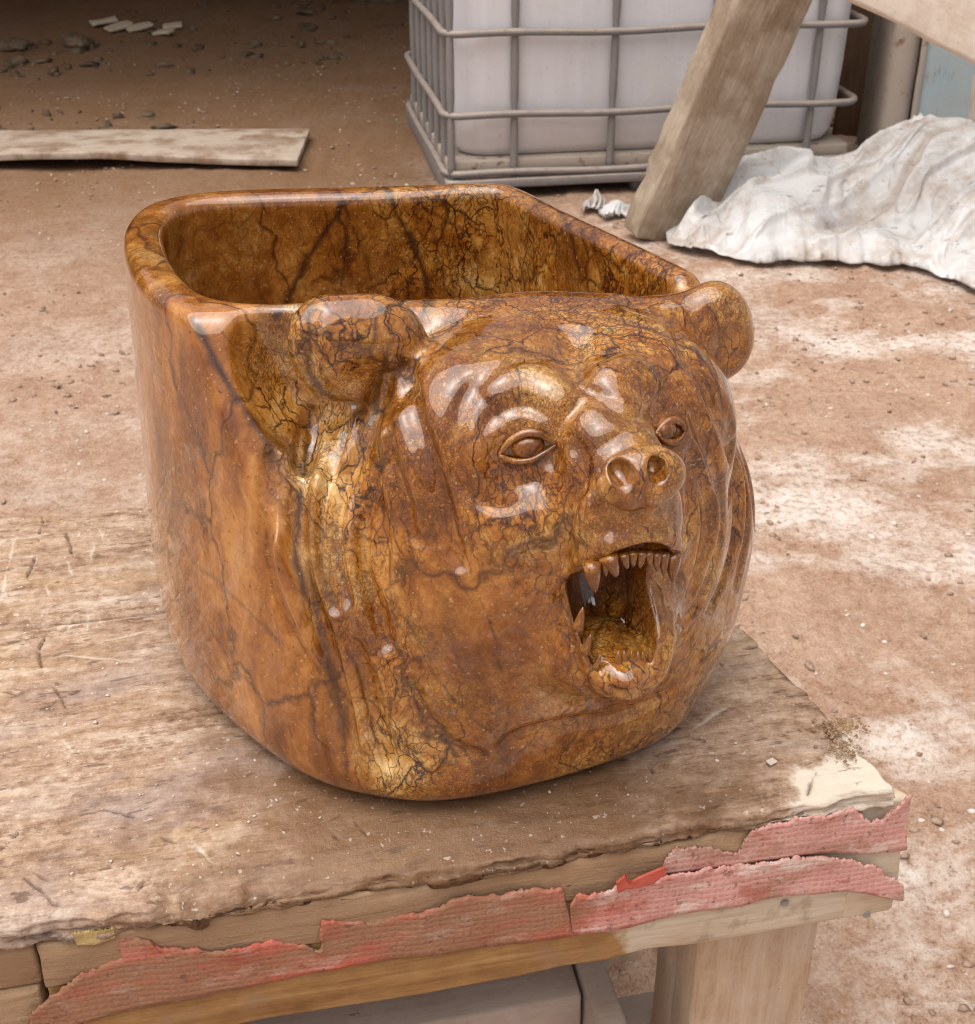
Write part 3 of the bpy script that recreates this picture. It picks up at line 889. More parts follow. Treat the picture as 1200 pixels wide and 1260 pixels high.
# --- crumpled plastic sheet
def plastic_sheet(name, xs, yf, yb, hr, label, seed, nu=320, nv=180, fold=.05):
    s_ = np.linspace(0, 1, nu)[:, None] * np.ones((1, nv)); t_ = np.ones((nu, 1)) * np.linspace(0, 1, nv)[None]
    kx = np.linspace(0, 1, len(xs))
    xx_ = np.interp(s_, kx, xs); F_ = np.interp(s_, kx, yf); B_ = np.interp(s_, kx, yb); R_ = np.interp(s_, kx, hr)
    def sm(a, k=9):
        for _ in range(k):
            a[1:-1] = (a[:-2] + 2 * a[1:-1] + a[2:]) / 4
        return a
    F_ = sm(F_); B_ = sm(B_); R_ = sm(R_)
    F_ = F_ + .045 * fbm(s_ * 9, s_ * 0 + 2, None, 3, seed + 1) + .018 * fbm(s_ * 45, s_ * 0, None, 3, seed + 2, .65)
    y = F_ + (B_ - F_) * t_
    prof = np.where(t_ < .55, np.clip(t_ / .55, 0, 1) ** .62, np.cos((t_ - .55) / .45 * math.pi / 2) ** .7)
    wx = xx_ + .10 * fbm(xx_ * 3, y * 3, None, 3, seed + 3); wy = y + .10 * fbm(xx_ * 3, y * 3, None, 3, seed + 4)
    ca, sa = math.cos(.55), math.sin(.55)
    u1, v1 = wx * ca + wy * sa, -wx * sa + wy * ca
    rid = 1 - np.abs(fbm(u1 * 2.4, v1 * 6.0, None, 2, seed + 5)) * 2.2
    rid2 = 1 - np.abs(fbm(u1 * 9 + 5, v1 * 17, None, 3, seed + 6)) * 2.2
    big = fbm(wx * 2.4, wy * 2.4, None, 2, seed + 7)
    env = np.clip(prof * 1.4, 0, 1) * smoothstep(0, .06, s_)
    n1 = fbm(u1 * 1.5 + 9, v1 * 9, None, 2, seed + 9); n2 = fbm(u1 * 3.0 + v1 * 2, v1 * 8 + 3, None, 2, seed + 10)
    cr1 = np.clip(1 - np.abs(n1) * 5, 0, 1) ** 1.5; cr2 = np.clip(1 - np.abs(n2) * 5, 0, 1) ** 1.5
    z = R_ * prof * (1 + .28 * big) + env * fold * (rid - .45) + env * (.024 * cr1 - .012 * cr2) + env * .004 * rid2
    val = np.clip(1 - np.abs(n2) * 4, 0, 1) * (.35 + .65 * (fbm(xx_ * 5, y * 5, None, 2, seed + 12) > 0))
    hem = .022 + .018 * fbm(s_ * 22, s_ * 0 + 7, None, 2, seed + 8)
    z = np.maximum(z, .004) + hem * np.exp(-(t_ / .05) ** 2) * .6 + .008
    V = np.stack([xx_ + .02 * rid2 * env, y, z], -1).reshape(-1, 3)
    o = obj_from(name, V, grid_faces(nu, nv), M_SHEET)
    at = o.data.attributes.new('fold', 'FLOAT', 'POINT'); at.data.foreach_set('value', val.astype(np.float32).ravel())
    md = o.modifiers.new('thick', 'SOLIDIFY'); md.thickness = .0007
    tag(o, label, 'plastic sheet')
    return o
plastic_sheet('plastic_sheet', [.50, .60, .72, .85, 1.0, 1.14, 1.22, 1.45, 1.9, 2.4], [3.50, 3.40, 3.33, 3.31, 3.32, 3.26, 3.08, 3.0, 2.95, 2.95],
              [3.60, 3.85, 4.0, 4.05, 4.1, 4.1, 4.1, 4.1, 4.1, 4.1], [.02, .09, .17, .18, .18, .22, .25, .25, .25, .2],
              'crumpled dirty white plastic sheet heaped on the ground beside the leaning timber', 300, fold=.06)
q = on_z(728, 262, 0)
plastic_sheet('plastic_scrap', [q.x - .03, q.x, q.x + .035], [q.y - .02, q.y - .03, q.y - .02], [q.y + .03, q.y + .035, q.y + .025], [.01, .05, .02],
              'small white plastic scrap lying at the foot of the caged tank', 330, 40, 30, .03)
q = on_z(757, 268, 0)
plastic_sheet('plastic_scrap', [q.x - .05, q.x, q.x + .05], [q.y - .03, q.y - .04, q.y - .03], [q.y + .04, q.y + .05, q.y + .04], [.01, .04, .02],
              'small frayed white plastic scrap tucked beside the foot of the leaning timber', 340, 40, 30, .03)
# ================================================================== the work bench
BENCH_Z = 0.575
BK = on_z(1110, 966, BENCH_Z)
BA = math.radians(12.4)
bench = empty('work_bench', (BK.x, BK.y, 0), BA)
tag(bench, 'rough wooden work bench with a mud-caked top and red mesh rubber along its edge', 'bench')
bx_, by_ = Vector((math.cos(BA), math.sin(BA), 0)), Vector((-math.sin(BA), math.cos(BA), 0))
def bl(p):                        # world -> bench
    d = Vector(p) - Vector((BK.x, BK.y, 0))
    return (d.dot(bx_), d.dot(by_), p[2])
def bpx(u, v, yb):                # pixel on the bench's upright plane y = yb
    return bl(on_plane(u, v, Vector((BK.x, BK.y, 0)) + by_ * yb, by_))
def btop(u, v):
    return bl(on_z(u, v, BENCH_Z))

DARK_CUTS = [[(114, 992), (150, 1000), (172, 1007)], [(48, 872), (72, 862), (98, 848)], [(68, 845), (80, 870)], [(0, 850), (18, 856)], [(2, 1046), (14, 1034), (26, 1018)],
             [(34, 714), (44, 680), (54, 632)], [(196, 1030), (218, 1038)], [(40, 1072), (62, 1082)], [(436, 1010), (450, 1026)], [(405, 1022), (425, 1032)],
             [(995, 974), (1002, 956), (1008, 938)], [(800, 938), (806, 954)], [(915, 797), (945, 793)], [(882, 812), (893, 822)], [(56, 780), (46, 800), (52, 826)],
             [(180, 1078), (168, 1092)], [(0, 795), (32, 786)], [(80, 652), (90, 686)], [(30, 1080), (75, 1112)]]
PALE_CUTS = [[(0, 735), (8, 700), (20, 662)], [(82, 692), (92, 718)], [(55, 720), (66, 742)], [(82, 778), (86, 762)], [(110, 690), (116, 668)], [(105, 752), (110, 778)],
             [(112, 750), (130, 770)], [(75, 805), (170, 816)], [(60, 890), (90, 926)], [(40, 636), (46, 630)], [(120, 650), (128, 668)], [(105, 795), (200, 772)],
             [(520, 960), (560, 985)], [(232, 1030), (262, 1062)], [(850, 900), (905, 860)], [(470, 930), (520, 930)], [(0, 690), (50, 684)], [(10, 700), (75, 694)]]

def plank(name, y0, y1, x0, front_rag, mat, seed, th=.019, dx=.0013):
    """worn plank; rows run front to back, wrapped over the front edge"""
    xs = np.concatenate([np.linspace(x0, -.66, 30)[:-1], np.arange(-.66, 0.0001, dx)])
    prof = [(.030, -th), (.004, -th), (.0, -th + .0015)] + [(.0, -th + .0015 + (th - .005) * k / 9) for k in range(1, 9)] + [(.001, -.0030), (.0022, -.0012), (.004, -.0003), (.006, 0.0)]
    ys = np.arange(.0085, (y1 - y0) - .004, dx)
    rows = prof + [(float(v), 0.0) for v in ys] + [(y1 - y0 - .002, -.0005), (y1 - y0, -.003), (y1 - y0, -th)]
    R = np.array(rows)
    n, m = len(xs), len(rows)
    X_ = np.repeat(xs[:, None], m, 1); Y_ = np.repeat(R[None, :, 0], n, 0) + y0; Z_ = np.repeat(R[None, :, 1], n, 0)
    # skewed, ragged right end
    e = smoothstep(-.12, 0, X_)
    X_ = X_ - e * (.184 * np.clip(Y_, 0, 1) + .006 * (fbm(Y_ * 30, Y_ * 0, None, 3, seed + 3) + .3) + .003 * fbm(Y_ * 90, Z_ * 60, None, 2, seed + 4))
    if front_rag:
        wfr = np.exp(-((Y_ - y0) / .012) ** 2)
        rag = .0035 * np.clip(fbm(xs * 14, xs * 0, None, 3, seed), -.5, 1) + .0035 * fbm(xs * 70, xs * 0 + 4, None, 4, seed + 1, .65)
        lay = .0060 * fbm(X_ * 26, Z_ * 260, None, 4, seed + 2, .7)
        Y_ = Y_ + wfr * (rag[:, None] + lay)
        # worn, sagging edge in the middle
        sag = .009 * np.exp(-((xs + .30) / .17) ** 2) + .003 * np.clip(fbm(xs * 12, xs * 0 + 9, None, 3, seed + 7), 0, 1)
        Z_ = Z_ - sag[:, None] * np.exp(-((Y_ - y0) / .026) ** 2) * (Z_ > -th * .7)
        # broken-off splinters at the left
        bite = np.clip(fbm(xs * 28, xs * 0 + 1, None, 3, seed + 11) - .12, 0, 1) * smoothstep(-.33, -.45, xs)
        Z_ = Z_ - (.022 * bite)[:, None] * np.exp(-((Y_ - y0) / .014) ** 2) * (Z_ > -th * .7)
    topm = (Z_ > -th * .2)
    Z_ = Z_ + topm * (.0016 * fbm(X_ * 6, Y_ * 22, None, 4, seed + 5) + .0007 * fbm(X_ * 60, Y_ * 120, None, 3, seed + 6))
    WX_ = X_ + .0022 * fbm(X_ * 70, Y_ * 70, None, 3, seed + 21); WY_ = Y_ + .0022 * fbm(X_ * 70, Y_ * 70, None, 3, seed + 22)
    BRK_ = np.clip(.75 + 1.0 * fbm(X_ * 120, Y_ * 120, None, 2, seed + 23), .15, 1.2)
    gou = np.zeros_like(X_); pal = np.zeros_like(X_)
    for lst, arr, wdt, dep in ((DARK_CUTS, gou, .0013, .0030), (PALE_CUTS, pal, .0012, .0008)):
        for line in lst:
            P = [btop(*q) for q in line]
            for (a_, b_) in zip(P[:-1], P[1:]):
                ex, ey = b_[0] - a_[0], b_[1] - a_[1]
                t = np.clip(((WX_ - a_[0]) * ex + (WY_ - a_[1]) * ey) / (ex * ex + ey * ey), 0, 1)
                d = np.hypot(WX_ - a_[0] - t * ex, WY_ - a_[1] - t * ey)
                tp = (.35 + .65 * np.sin(np.pi * np.clip(t, .02, .98))) * BRK_
                np.maximum(arr, np.exp(-(d / (wdt * tp + 1e-5)) ** 2) * np.clip(tp * 1.6, 0, 1), out=arr)
    Z_ = Z_ - topm * (.0028 * gou + .0006 * pal)
    V = np.stack([X_, Y_, Z_ + BENCH_Z], -1).reshape(-1, 3)
    F = grid_faces(n, m)[:, ::-1].tolist()
    F.append([(n - 1) * m + j for j in range(m)]); F.append([j for j in range(m)][::-1])
    F += [[i * m, i * m + m - 1, (i + 1) * m + m - 1, (i + 1) * m][::-1] for i in range(n - 1)]
    o = obj_from(name, V, F, mat, bench)
    bm = bmesh.new(); bm.from_mesh(o.data); bmesh.ops.recalc_face_normals(bm, faces=bm.faces); bm.to_mesh(o.data); bm.free()
    a = o.data.attributes.new('gouge', 'FLOAT', 'POINT'); a.data.foreach_set('value', gou.astype(np.float32).ravel())
    a = o.data.attributes.new('scratch', 'FLOAT', 'POINT'); a.data.foreach_set('value', pal.astype(np.float32).ravel())
    return o
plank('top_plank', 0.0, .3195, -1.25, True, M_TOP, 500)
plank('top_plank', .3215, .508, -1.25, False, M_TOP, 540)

def bbox(name, x0, x1, y0, y1, z0, z1, mat, seed=0, seg=.03, amp=.0012, bev=.003, chip=.004):
    o = rough_box(name, x1 - x0, y1 - y0, z1 - z0, mat, bench, seg=seg, amp=amp, bev=bev, seed=seed, chip=chip)
    o.location = (x0, y0, z0)
    return o
def lower_board(xs_):
    m = Mat('pine_half_soaked')
    x, y, z = m.sep(m.co)
    g = m.noise(9, 5, .65, vec=m.map(m.co, scale=(1, 14, 14)), dist=.4)
    f = m.noise(70, 4, .7)
    pale = m.ramp(g, [(.35, (.50, .38, .25)), (.55, (.64, .54, .42)), (.7, (.70, .62, .52))])
    wet = m.ramp(m.math('ADD', m.math('MULTIPLY', g, .7), m.math('MULTIPLY', f, .3)), [(.32, (.20, .100, .035)), (.5, (.34, .185, .070)), (.68, (.46, .285, .125))])
    t = m.math('ADD', m.rng(x, xs_ + .03, xs_ - .03, 0, 1), m.math('MULTIPLY', m.math('SUBTRACT', m.noise(20, 4, .6), .5), 1.4))
    col = m.mix(m.ramp(t, [(.40, 0.0), (.56, 1.0)]), pale, wet)
    col = m.mix(m.math('MULTIPLY', m.rng(m.noise(26, 4, .65), .56, .66, 0, 1), .5), col, (.30, .20, .13))
    return m.done(col, .7, m.bump(g, .0012, .7), Specular_IOR_Level=.3)
ZA = BENCH_Z - .0185
zl = bpx(600, 1207, .004)[2]
zm = bpx(600, 1122, .004)[2]
xe = bpx(1046, 1090, .004)[0]
xl = bpx(50, 1190, .004)[0]
bbox('apron_board', xl, xe, .0005, .046, zm + .0006, ZA, M_APRON, 61, amp=.003, seg=.012)
bbox('apron_board', xl, xe, .002, .046, zl, zm, lower_board(bpx(775, 1165, .002)[0] - xl), 62)
for (x0, x1, s_) in ((xe + .0012, xe + .042, 1), (xl - .042, xl - .0015, -1)):
    for k, (za, zb) in enumerate(((zm + .0006, ZA), (zl, zm))):
        o = bbox('side_board', x0, x1, .002 + .004 * (1 - k), .500 if s_ < 0 else .47, za, zb, M_PINE if s_ > 0 else M_APRON, 63 + k)
        if s_ > 0:
            for v_ in o.data.vertices: v_.co.x -= .184 * v_.co.y + .004 + .014 * min(1, v_.co.y / .03)
bbox('apron_board', xl - .6, xl - .044, .006, .046, zm + .0006, ZA, M_APRON, 67)
bbox('apron_board', xl - .6, xl - .044, .005, .046, zl, zm, M_APRON, 68)
bbox('back_board', xl, xe, .462, .500, zl, ZA, M_APRON, 69)

# legs
lx0, lx1 = bpx(856, 1200, .050)[0], bpx(998, 1200, .050)[0]
def leg(x0, x1, y0):
    bbox('leg', x0, x1, y0, y0 + .041, -.02, zl + .045, M_PINE_Z, 71, seg=.05)
    bbox('leg', x0 + .002, x1 - .003, y0 + .0425, y0 + .085, -.02, zl + .045, M_PINE_Z, 72, seg=.05)
leg(lx0, lx1, .050)
leg(lx0 - .02, lx1 - .02, .370)
leg(-1.20, -1.12, .050); leg(-1.20, -1.12, .370)
# lower frame
rp = bpx(718, 1224, .100)
bbox('stretcher', -1.12, rp[0], .100, .150, rp[2] - .110, rp[2], M_RAIL, 73, amp=.002)
bbox('stretcher', rp[0] + .0015, rp[0] + .026, .020, .41, rp[2] - .10, rp[2] + .004, M_RAIL, 74, amp=.002)
bbox('stretcher', rp[0] + .0275, lx0 + .03, .138, .170, rp[2] - .16, rp[2] - .10, M_RAIL, 75, amp=.002)

# --- strips of red mesh rubber nailed over the apron
def strip(name, up, lo, yb, seed, mat=M_RUBBER, bulge=.002, rag=1.0):
    n, m = 320, 12
    U = np.array([bpx(u, v, yb) for u, v in up]); Lw = np.array([bpx(u, v, yb) for u, v in lo])
    def res(P):
        d = np.concatenate([[0], np.cumsum(np.hypot(np.diff(P[:, 0]), np.diff(P[:, 2])))]); d /= d[-1]
        t = np.linspace(0, 1, n)
        return np.stack([np.interp(t, d, P[:, 0]), np.interp(t, d, P[:, 2])], 1)
    A, B = res(U), res(Lw)
    t = np.linspace(0, 1, n)
    A[:, 1] += rag * (.0030 * fbm(t * 45, t * 0, None, 4, seed, .7) + .0016 * fbm(t * 170, t * 0 + 8, None, 2, seed + 9)); A[:, 0] += rag * .002 * fbm(t * 50, t * 0 + 3, None, 2, seed + 1)
    B[:, 1] += rag * .0008 * fbm(t * 30, t * 0 + 5, None, 3, seed + 2)
    s_ = np.linspace(0, 1, m)[None]
    X_ = A[:, :1] * (1 - s_) + B[:, :1] * s_; Z_ = A[:, 1:] * (1 - s_) + B[:, 1:] * s_
    Y_ = yb - .0015 - bulge * (fbm(X_ * 25, Z_ * 30, None, 3, seed + 4) + .5) - .003 * np.clip(fbm(X_ * 40, Z_ * 10, None, 2, seed + 6), 0, 1) * np.exp(-(s_ / .18) ** 2)
    o = obj_from(name, np.stack([X_, Y_, Z_], -1).reshape(-1, 3), grid_faces(n, m), mat, bench)
    md = o.modifiers.new('thick', 'SOLIDIFY'); md.thickness = .0018; md.offset = 0
    return o
strip('rubber_strip', [(36, 1262), (44, 1240), (62, 1218), (104, 1192), (146, 1178), (150, 1152), (172, 1148), (196, 1162), (260, 1166), (330, 1152), (392, 1166), (394, 1128), (450, 1132),
                       (520, 1118), (558, 1102), (612, 1096), (655, 1090), (692, 1088)],
      [(52, 1266), (130, 1246), (250, 1222), (400, 1190), (520, 1171), (620, 1160), (706, 1147)], .002, 801)
strip('rubber_strip', [(697, 1108), (706, 1098), (740, 1090), (812, 1072), (835, 1066), (900, 1064), (960, 1054), (1020, 1050), (1070, 1062), (1110, 1086)],
      [(704, 1148), (760, 1140), (850, 1119), (950, 1101), (1040, 1092), (1109, 1104)], -.002, 811)
strip('rubber_strip', [(816, 1052), (832, 1040), (870, 1042), (908, 1048), (922, 1020), (985, 1004), (1050, 992), (1062, 1008), (1085, 1004), (1104, 985), (1114, 974)],
      [(812, 1072), (860, 1068), (930, 1056), (1000, 1046), (1060, 1048), (1113, 1042)], .000, 821)
strip('rubber_tear', [(756, 1078), (766, 1070), (772, 1078), (800, 1068), (816, 1062)], [(758, 1092), (768, 1086), (780, 1086), (800, 1082), (818, 1072)], -.004, 831, M_RED, .003, .15)
strip('foam_patch', [(88, 1146), (112, 1142), (140, 1138)], [(96, 1160), (118, 1158), (142, 1150)], .000, 841, M_YELLOW, .002, .3)
# nail heads
for (u, v) in ((966, 1112), (1067, 1126)):
    p = bpx(u, v, .001)
    bm = bmesh.new()
    bmesh.ops.create_cone(bm, cap_ends=True, segments=16, radius1=.0030, radius2=.0028, depth=.0012)
    o = bm_obj('nail', bm, M_NAIL, bench)
    o.location = (p[0], .0012, p[2]); o.rotation_euler = (math.radians(90), 0, 0)

# --- sawdust and crumbs on the bench
def bw(x, y, z=BENCH_Z):
    p = Vector((BK.x, BK.y, 0)) + bx_ * x + by_ * y
    return (p.x, p.y, z)
rs = np.random.RandomState(77)
pts, sz = [], []
c = btop(1034, 898); c2 = btop(1036, 925)
for k in range(700):
    cc = c if k % 3 else c2
    q = (cc[0] + rs.randn() * (.009 if k % 3 else .007), cc[1] + rs.randn() * .006)
    pts.append(bw(q[0], q[1], BENCH_Z + .0012 + .003 * math.exp(-((q[0] - cc[0]) ** 2 + (q[1] - cc[1]) ** 2) / .0001))); sz.append(.0003 + .0011 * rs.rand() ** 3)
tag(lumps('sawdust', np.array(pts), np.array(sz), M_CRUMB, seed=9), 'small heap of ochre sawdust by the whitened bench corner', 'sawdust', kind='stuff')
pts, sz = [], []
for k in range(700):
    x, y = -.02 - .7 * rs.rand(), .01 + .48 * rs.rand()
    pts.append(bw(x - .184 * y * (x > -.1), y, BENCH_Z + .0004)); sz.append(.0003 + .0012 * rs.rand() ** 5)
tag(lumps('bench_crumbs', np.array(pts), np.array(sz), M_PEBBLE, seed=10), 'tiny pale crumbs scattered over the bench top', 'crumbs', kind='stuff')
# torn paper scrap
q = btop(947, 944)
o = rough_box('paper_scrap', .007, .005, .0012, M_PEBBLE, None, seg=.002, amp=.002, bev=.0004, seed=3)
o.location = bw(q[0], q[1], BENCH_Z + .0012); o.rotation_euler.z = .6
tag(o, 'tiny torn white scrap lying on the bench near the whitened corner', 'scrap')
# ================================================================== the carved stone basin
BENCH_Z = 0.575
SINK_ROT = math.radians(20)
SINK_LOC = Vector((0.0, 0.80, BENCH_Z))
_c, _s = math.cos(SINK_ROT), math.sin(SINK_ROT)

def to_local(p):            # world -> basin
    x, y = p[0] - SINK_LOC.x, p[1] - SINK_LOC.y
    return np.array([_c * x + _s * y, -_s * x + _c * y, p[2] - SINK_LOC.z])

def dir_local(d):
    return np.array([_c * d[0] + _s * d[1], -_s * d[0] + _c * d[1], d[2]])

H = 0.0016
LO = np.array([-0.244, -0.258, -0.006]); HI = np.array([0.206, 0.276, 0.350])
NX, NY, NZ = [int(math.ceil((b - a) / H)) + 1 for a, b in zip(LO, HI)]
gx = (LO[0] + H * np.arange(NX)).astype(np.float32)
gy = (LO[1] + H * np.arange(NY)).astype(np.float32)
gz = (LO[2] + H * np.arange(NZ)).astype(np.float32)
X, Y, Z = gx[:, None, None], gy[None, :, None], gz[None, None, :]

def smin(a, b, k):
    h = np.maximum(k - np.abs(a - b), 0) / k
    return np.minimum(a, b) - h * h * (k * 0.25)
def smax(a, b, k):
    return -smin(-a, -b, k)

def sub(c, r):
    """slices of the grid round a centre"""
    c = np.asarray(c); r = np.asarray(r)
    i0 = np.clip(((c - r - LO) / H).astype(int), 0, [NX - 2, NY - 2, NZ - 2])
    i1 = np.clip(((c + r - LO) / H).astype(int) + 2, i0 + 2, [NX, NY, NZ])
    return tuple(slice(a, b) for a, b in zip(i0, i1))

def ell(c, r, s=None, yaw=0.0, pitch=0.0, roll=0.0):
    """ellipsoid distance (approx.)"""
    x, y, z = (X, Y, Z) if s is None else (X[s[0]], Y[:, s[1]], Z[:, :, s[2]])
    x, y, z = x - np.float32(c[0]), y - np.float32(c[1]), z - np.float32(c[2])
    if roll:
        a, b = np.float32(math.cos(roll)), np.float32(math.sin(roll))
        x, z = a * x + b * z, -b * x + a * z
    if pitch:
        a, b = np.float32(math.cos(pitch)), np.float32(math.sin(pitch))
        y, z = a * y + b * z, -b * y + a * z
    if yaw:
        a, b = np.float32(math.cos(yaw)), np.float32(math.sin(yaw))
        x, y = a * x + b * y, -b * x + a * y
    k0 = np.sqrt((x / np.float32(r[0])) ** 2 + (y / np.float32(r[1])) ** 2 + (z / np.float32(r[2])) ** 2)
    k1 = np.sqrt((x / np.float32(r[0] ** 2)) ** 2 + (y / np.float32(r[1] ** 2)) ** 2 + (z / np.float32(r[2] ** 2)) ** 2)
    return k0 * (k0 - 1) / np.maximum(k1, np.float32(1e-6))

def add(G, c, r, k, **kw):
    s = sub(c, np.full(3, max(r)) + k * 1.5 + 0.006)
    G[s] = smin(G[s], ell(c, r, s, **kw), k)

def cut(G, c, r, k, **kw):
    s = sub(c, np.full(3, max(r)) + k * 1.5 + 0.006)
    G[s] = smax(G[s], -ell(c, r, s, **kw), k)

# --- plan outline of the tub
OUT = [(-.190, -.012), (-.209, .055), (-.213, .121), (-.207, .185), (-.187, .232), (-.150, .2505), (-.105, .247), (-.01, .222), (.068, .204),
       (.092, .182), (.104, .114), (.122, .0175), (.131, -.050), (.124, -.102), (.080, -.136), (.0093, -.145), (-.065, -.139),
       (-.112, -.121), (-.155, -.083)]
C2 = catmull(OUT, 10, True)
def poly_sdf(C):
    px, py = np.meshgrid(gx, gy, indexing='ij')
    d = np.full(px.shape, 1e9, np.float32)
    ins = np.zeros(px.shape, bool)
    n = len(C)
    for i in range(n):
        ax, ay = C[i]; bx, by = C[(i + 1) % n]
        ex, ey = bx - ax, by - ay
        t = np.clip(((px - ax) * ex + (py - ay) * ey) / (ex * ex + ey * ey + 1e-12), 0, 1)
        d = np.minimum(d, (px - ax - t * ex) ** 2 + (py - ay - t * ey) ** 2)
        m = ((ay > py) != (by > py))
        xi = ax + (py - ay) * ex / (ey if abs(ey) > 1e-9 else 1e-9)
        ins ^= m & (px < xi)
    d = np.sqrt(d)
    return np.where(ins, -d, d).astype(np.float32)
SD2 = poly_sdf(C2)
RIM = 0.315
zz = gz
bul = 0.012 * np.exp(-((zz - 0.06) / 0.11) ** 2) + 0.004 * np.exp(-((zz - 0.22) / 0.08) ** 2)
tub = SD2[:, :, None] - (bul[None, None, :] * (0.15 + 0.85 * smoothstep(.06, -.10, gx))[:, None, None]).astype(np.float32)
tub = smax(tub, np.float32(0.0) - Z + 0 * tub, np.float32(0.032))         # rounded foot
# front facet that leaves the corner of the rim standing proud of the head
def facet(A, B, C):
    A, B, C = map(np.asarray, (A, B, C))
    n = np.cross(B - A, C - A); n /= np.linalg.norm(n)
    if n[1] > 0: n = -n
    return n, A
for (A, B, C) in (((-.186, -.008, .315), (-.168, -.056, .236), (-.120, -.027, .315)),
                  ((.140, -.040, .315), (.150, -.078, .235), (.070, -.066, .315))):
    n, A = facet(A, B, C)
    pl = (n[0] * (X - A[0]) + n[1] * (Y - A[1]) + n[2] * (Z - A[2])).astype(np.float32)
    tub = smax(tub, pl, np.float32(0.004))

# hollow under the rim corner, between the corner ridge and the ear
tub = smax(tub, -ell((-.140, -.066, .300), (.040, .057, .090), yaw=.30, roll=.42), np.float32(.004))

# --- head
HX = 0.010
def head_shape():
    G = ell((HX, -.066, .214), (.110, .108, .104))                                   # skull
    G = smin(G, ell((HX - .004, -.050, .135), (.170, .108, .150)), np.float32(.035))      # ruff and cheeks
    G = smin(G, ell((HX, -.085, .070), (.128, .066, .085)), np.float32(.04))       # throat
    add(G, (HX, -.116, .160), (.090, .056, .078), .04)                                # cheeks of the face
    for sx in (-1, 1):
        add(G, (HX + sx * .052, -.106, .248), (.056, .056, .060), .03)                   # broad brow and cheekbones
    add(G, (HX, -.152, .264), (.036, .060, .037), .026, pitch=.10)                     # bridge
    add(G, (HX + .003, -.180, .232), (.036, .038, .041), .014)                         # muzzle
    add(G, (HX + .006, -.165, .142), (.043, .047, .040), .016)                         # lower jaw
    return G
head = head_shape()
G = smin(tub, head, np.float32(.010))
G = smax(G, Z * -1 + 0 * G, np.float32(.018))
ear_l = dict(c=(-.106, -.061, .298), r=(.042, .023, .038))
ear_r = dict(c=(.118, -.074, .286), r=(.040, .022, .037))
TOP = np.float32(RIM)
# --- inside of the tub
yy, xx = np.meshgrid(gy, gx)
cav = (SD2 + .027 - .007 * smoothstep(.0, .08, xx)).astype(np.float32)
front = ((-.036 - .27 * xx - yy) * .965).astype(np.float32)
cav = smax(cav, front, np.float32(.03))
cavz = smax(np.broadcast_to(cav[:, :, None], G.shape), (np.float32(.075) - Z) + 0 * G, np.float32(.06))
# rim is flat-topped except where the head rises
over = smax(tub, (Z - TOP) + 0 * tub, np.float32(.011))
G = smin(over, np.where(Y < -.01, head, np.float32(1.0)) if False else smax(head, (Y - np.float32(.012)) + 0 * head, np.float32(.02)), np.float32(.010))
G = smax(G, Z * -1 + 0 * G, np.float32(.018))
G = smax(G, -cavz, np.float32(.011))
del cavz, over
# ears
add(G, (-.102, -.061, .301), (.040, .021, .034), .010, yaw=-.2, roll=.20)
add(G, (-.122, -.059, .314), (.019, .018, .020), .012)
add(G, (.128, -.074, .286), (.026, .021, .034), .010, yaw=.25, roll=.35)
add(G, (.100, -.072, .293), (.036, .017, .020), .010, yaw=.1, roll=-.12)
cut(G, (-.106, -.096, .288), (.028, .020, .021), .007, roll=.22)
cut(G, (.130, -.104, .276), (.018, .016, .024), .008, roll=.3)

# --- sampling and ray hits
def sample(A, P):
    q = (np.asarray(P) - LO) / H
    q = np.clip(q, 0, np.array([NX, NY, NZ]) - 1.001)
    i = q.astype(int); f = (q - i).astype(np.float32)
    r = 0
    for a in (0, 1):
        for b in (0, 1):
            for c in (0, 1):
                wgt = (f[..., 0] if a else 1 - f[..., 0]) * (f[..., 1] if b else 1 - f[..., 1]) * (f[..., 2] if c else 1 - f[..., 2])
                r = r + wgt * A[i[..., 0] + a, i[..., 1] + b, i[..., 2] + c]
    return r
def grad(A, P, h=H):
    g = np.empty((len(P), 3))
    for k in range(3):
        d = np.zeros(3); d[k] = h
        g[:, k] = (sample(A, P + d) - sample(A, P - d)) / (2 * h)
    return g

ORG = to_local((0, 0, CAM_H))
TS = np.arange(0.45, 1.45, 0.0012)
def hits(A, px):
    out = []
    for (u, v) in px:
        d = dir_local(ray(u, v))
        P = ORG + TS[:, None] * d
        ok = np.all((P > LO) & (P < HI), axis=1)
        P = P[ok]
        if len(P) == 0: continue
        s = sample(A, P)
        k = np.nonzero(s < 0)[0]
        if len(k) == 0: continue
        k = k[0]
        if k > 0:
            f = s[k - 1] / (s[k - 1] - s[k] + 1e-9)
            out.append(P[k - 1] + f * (P[k] - P[k - 1]))
        else:
            out.append(P[0])
    return np.array(out)

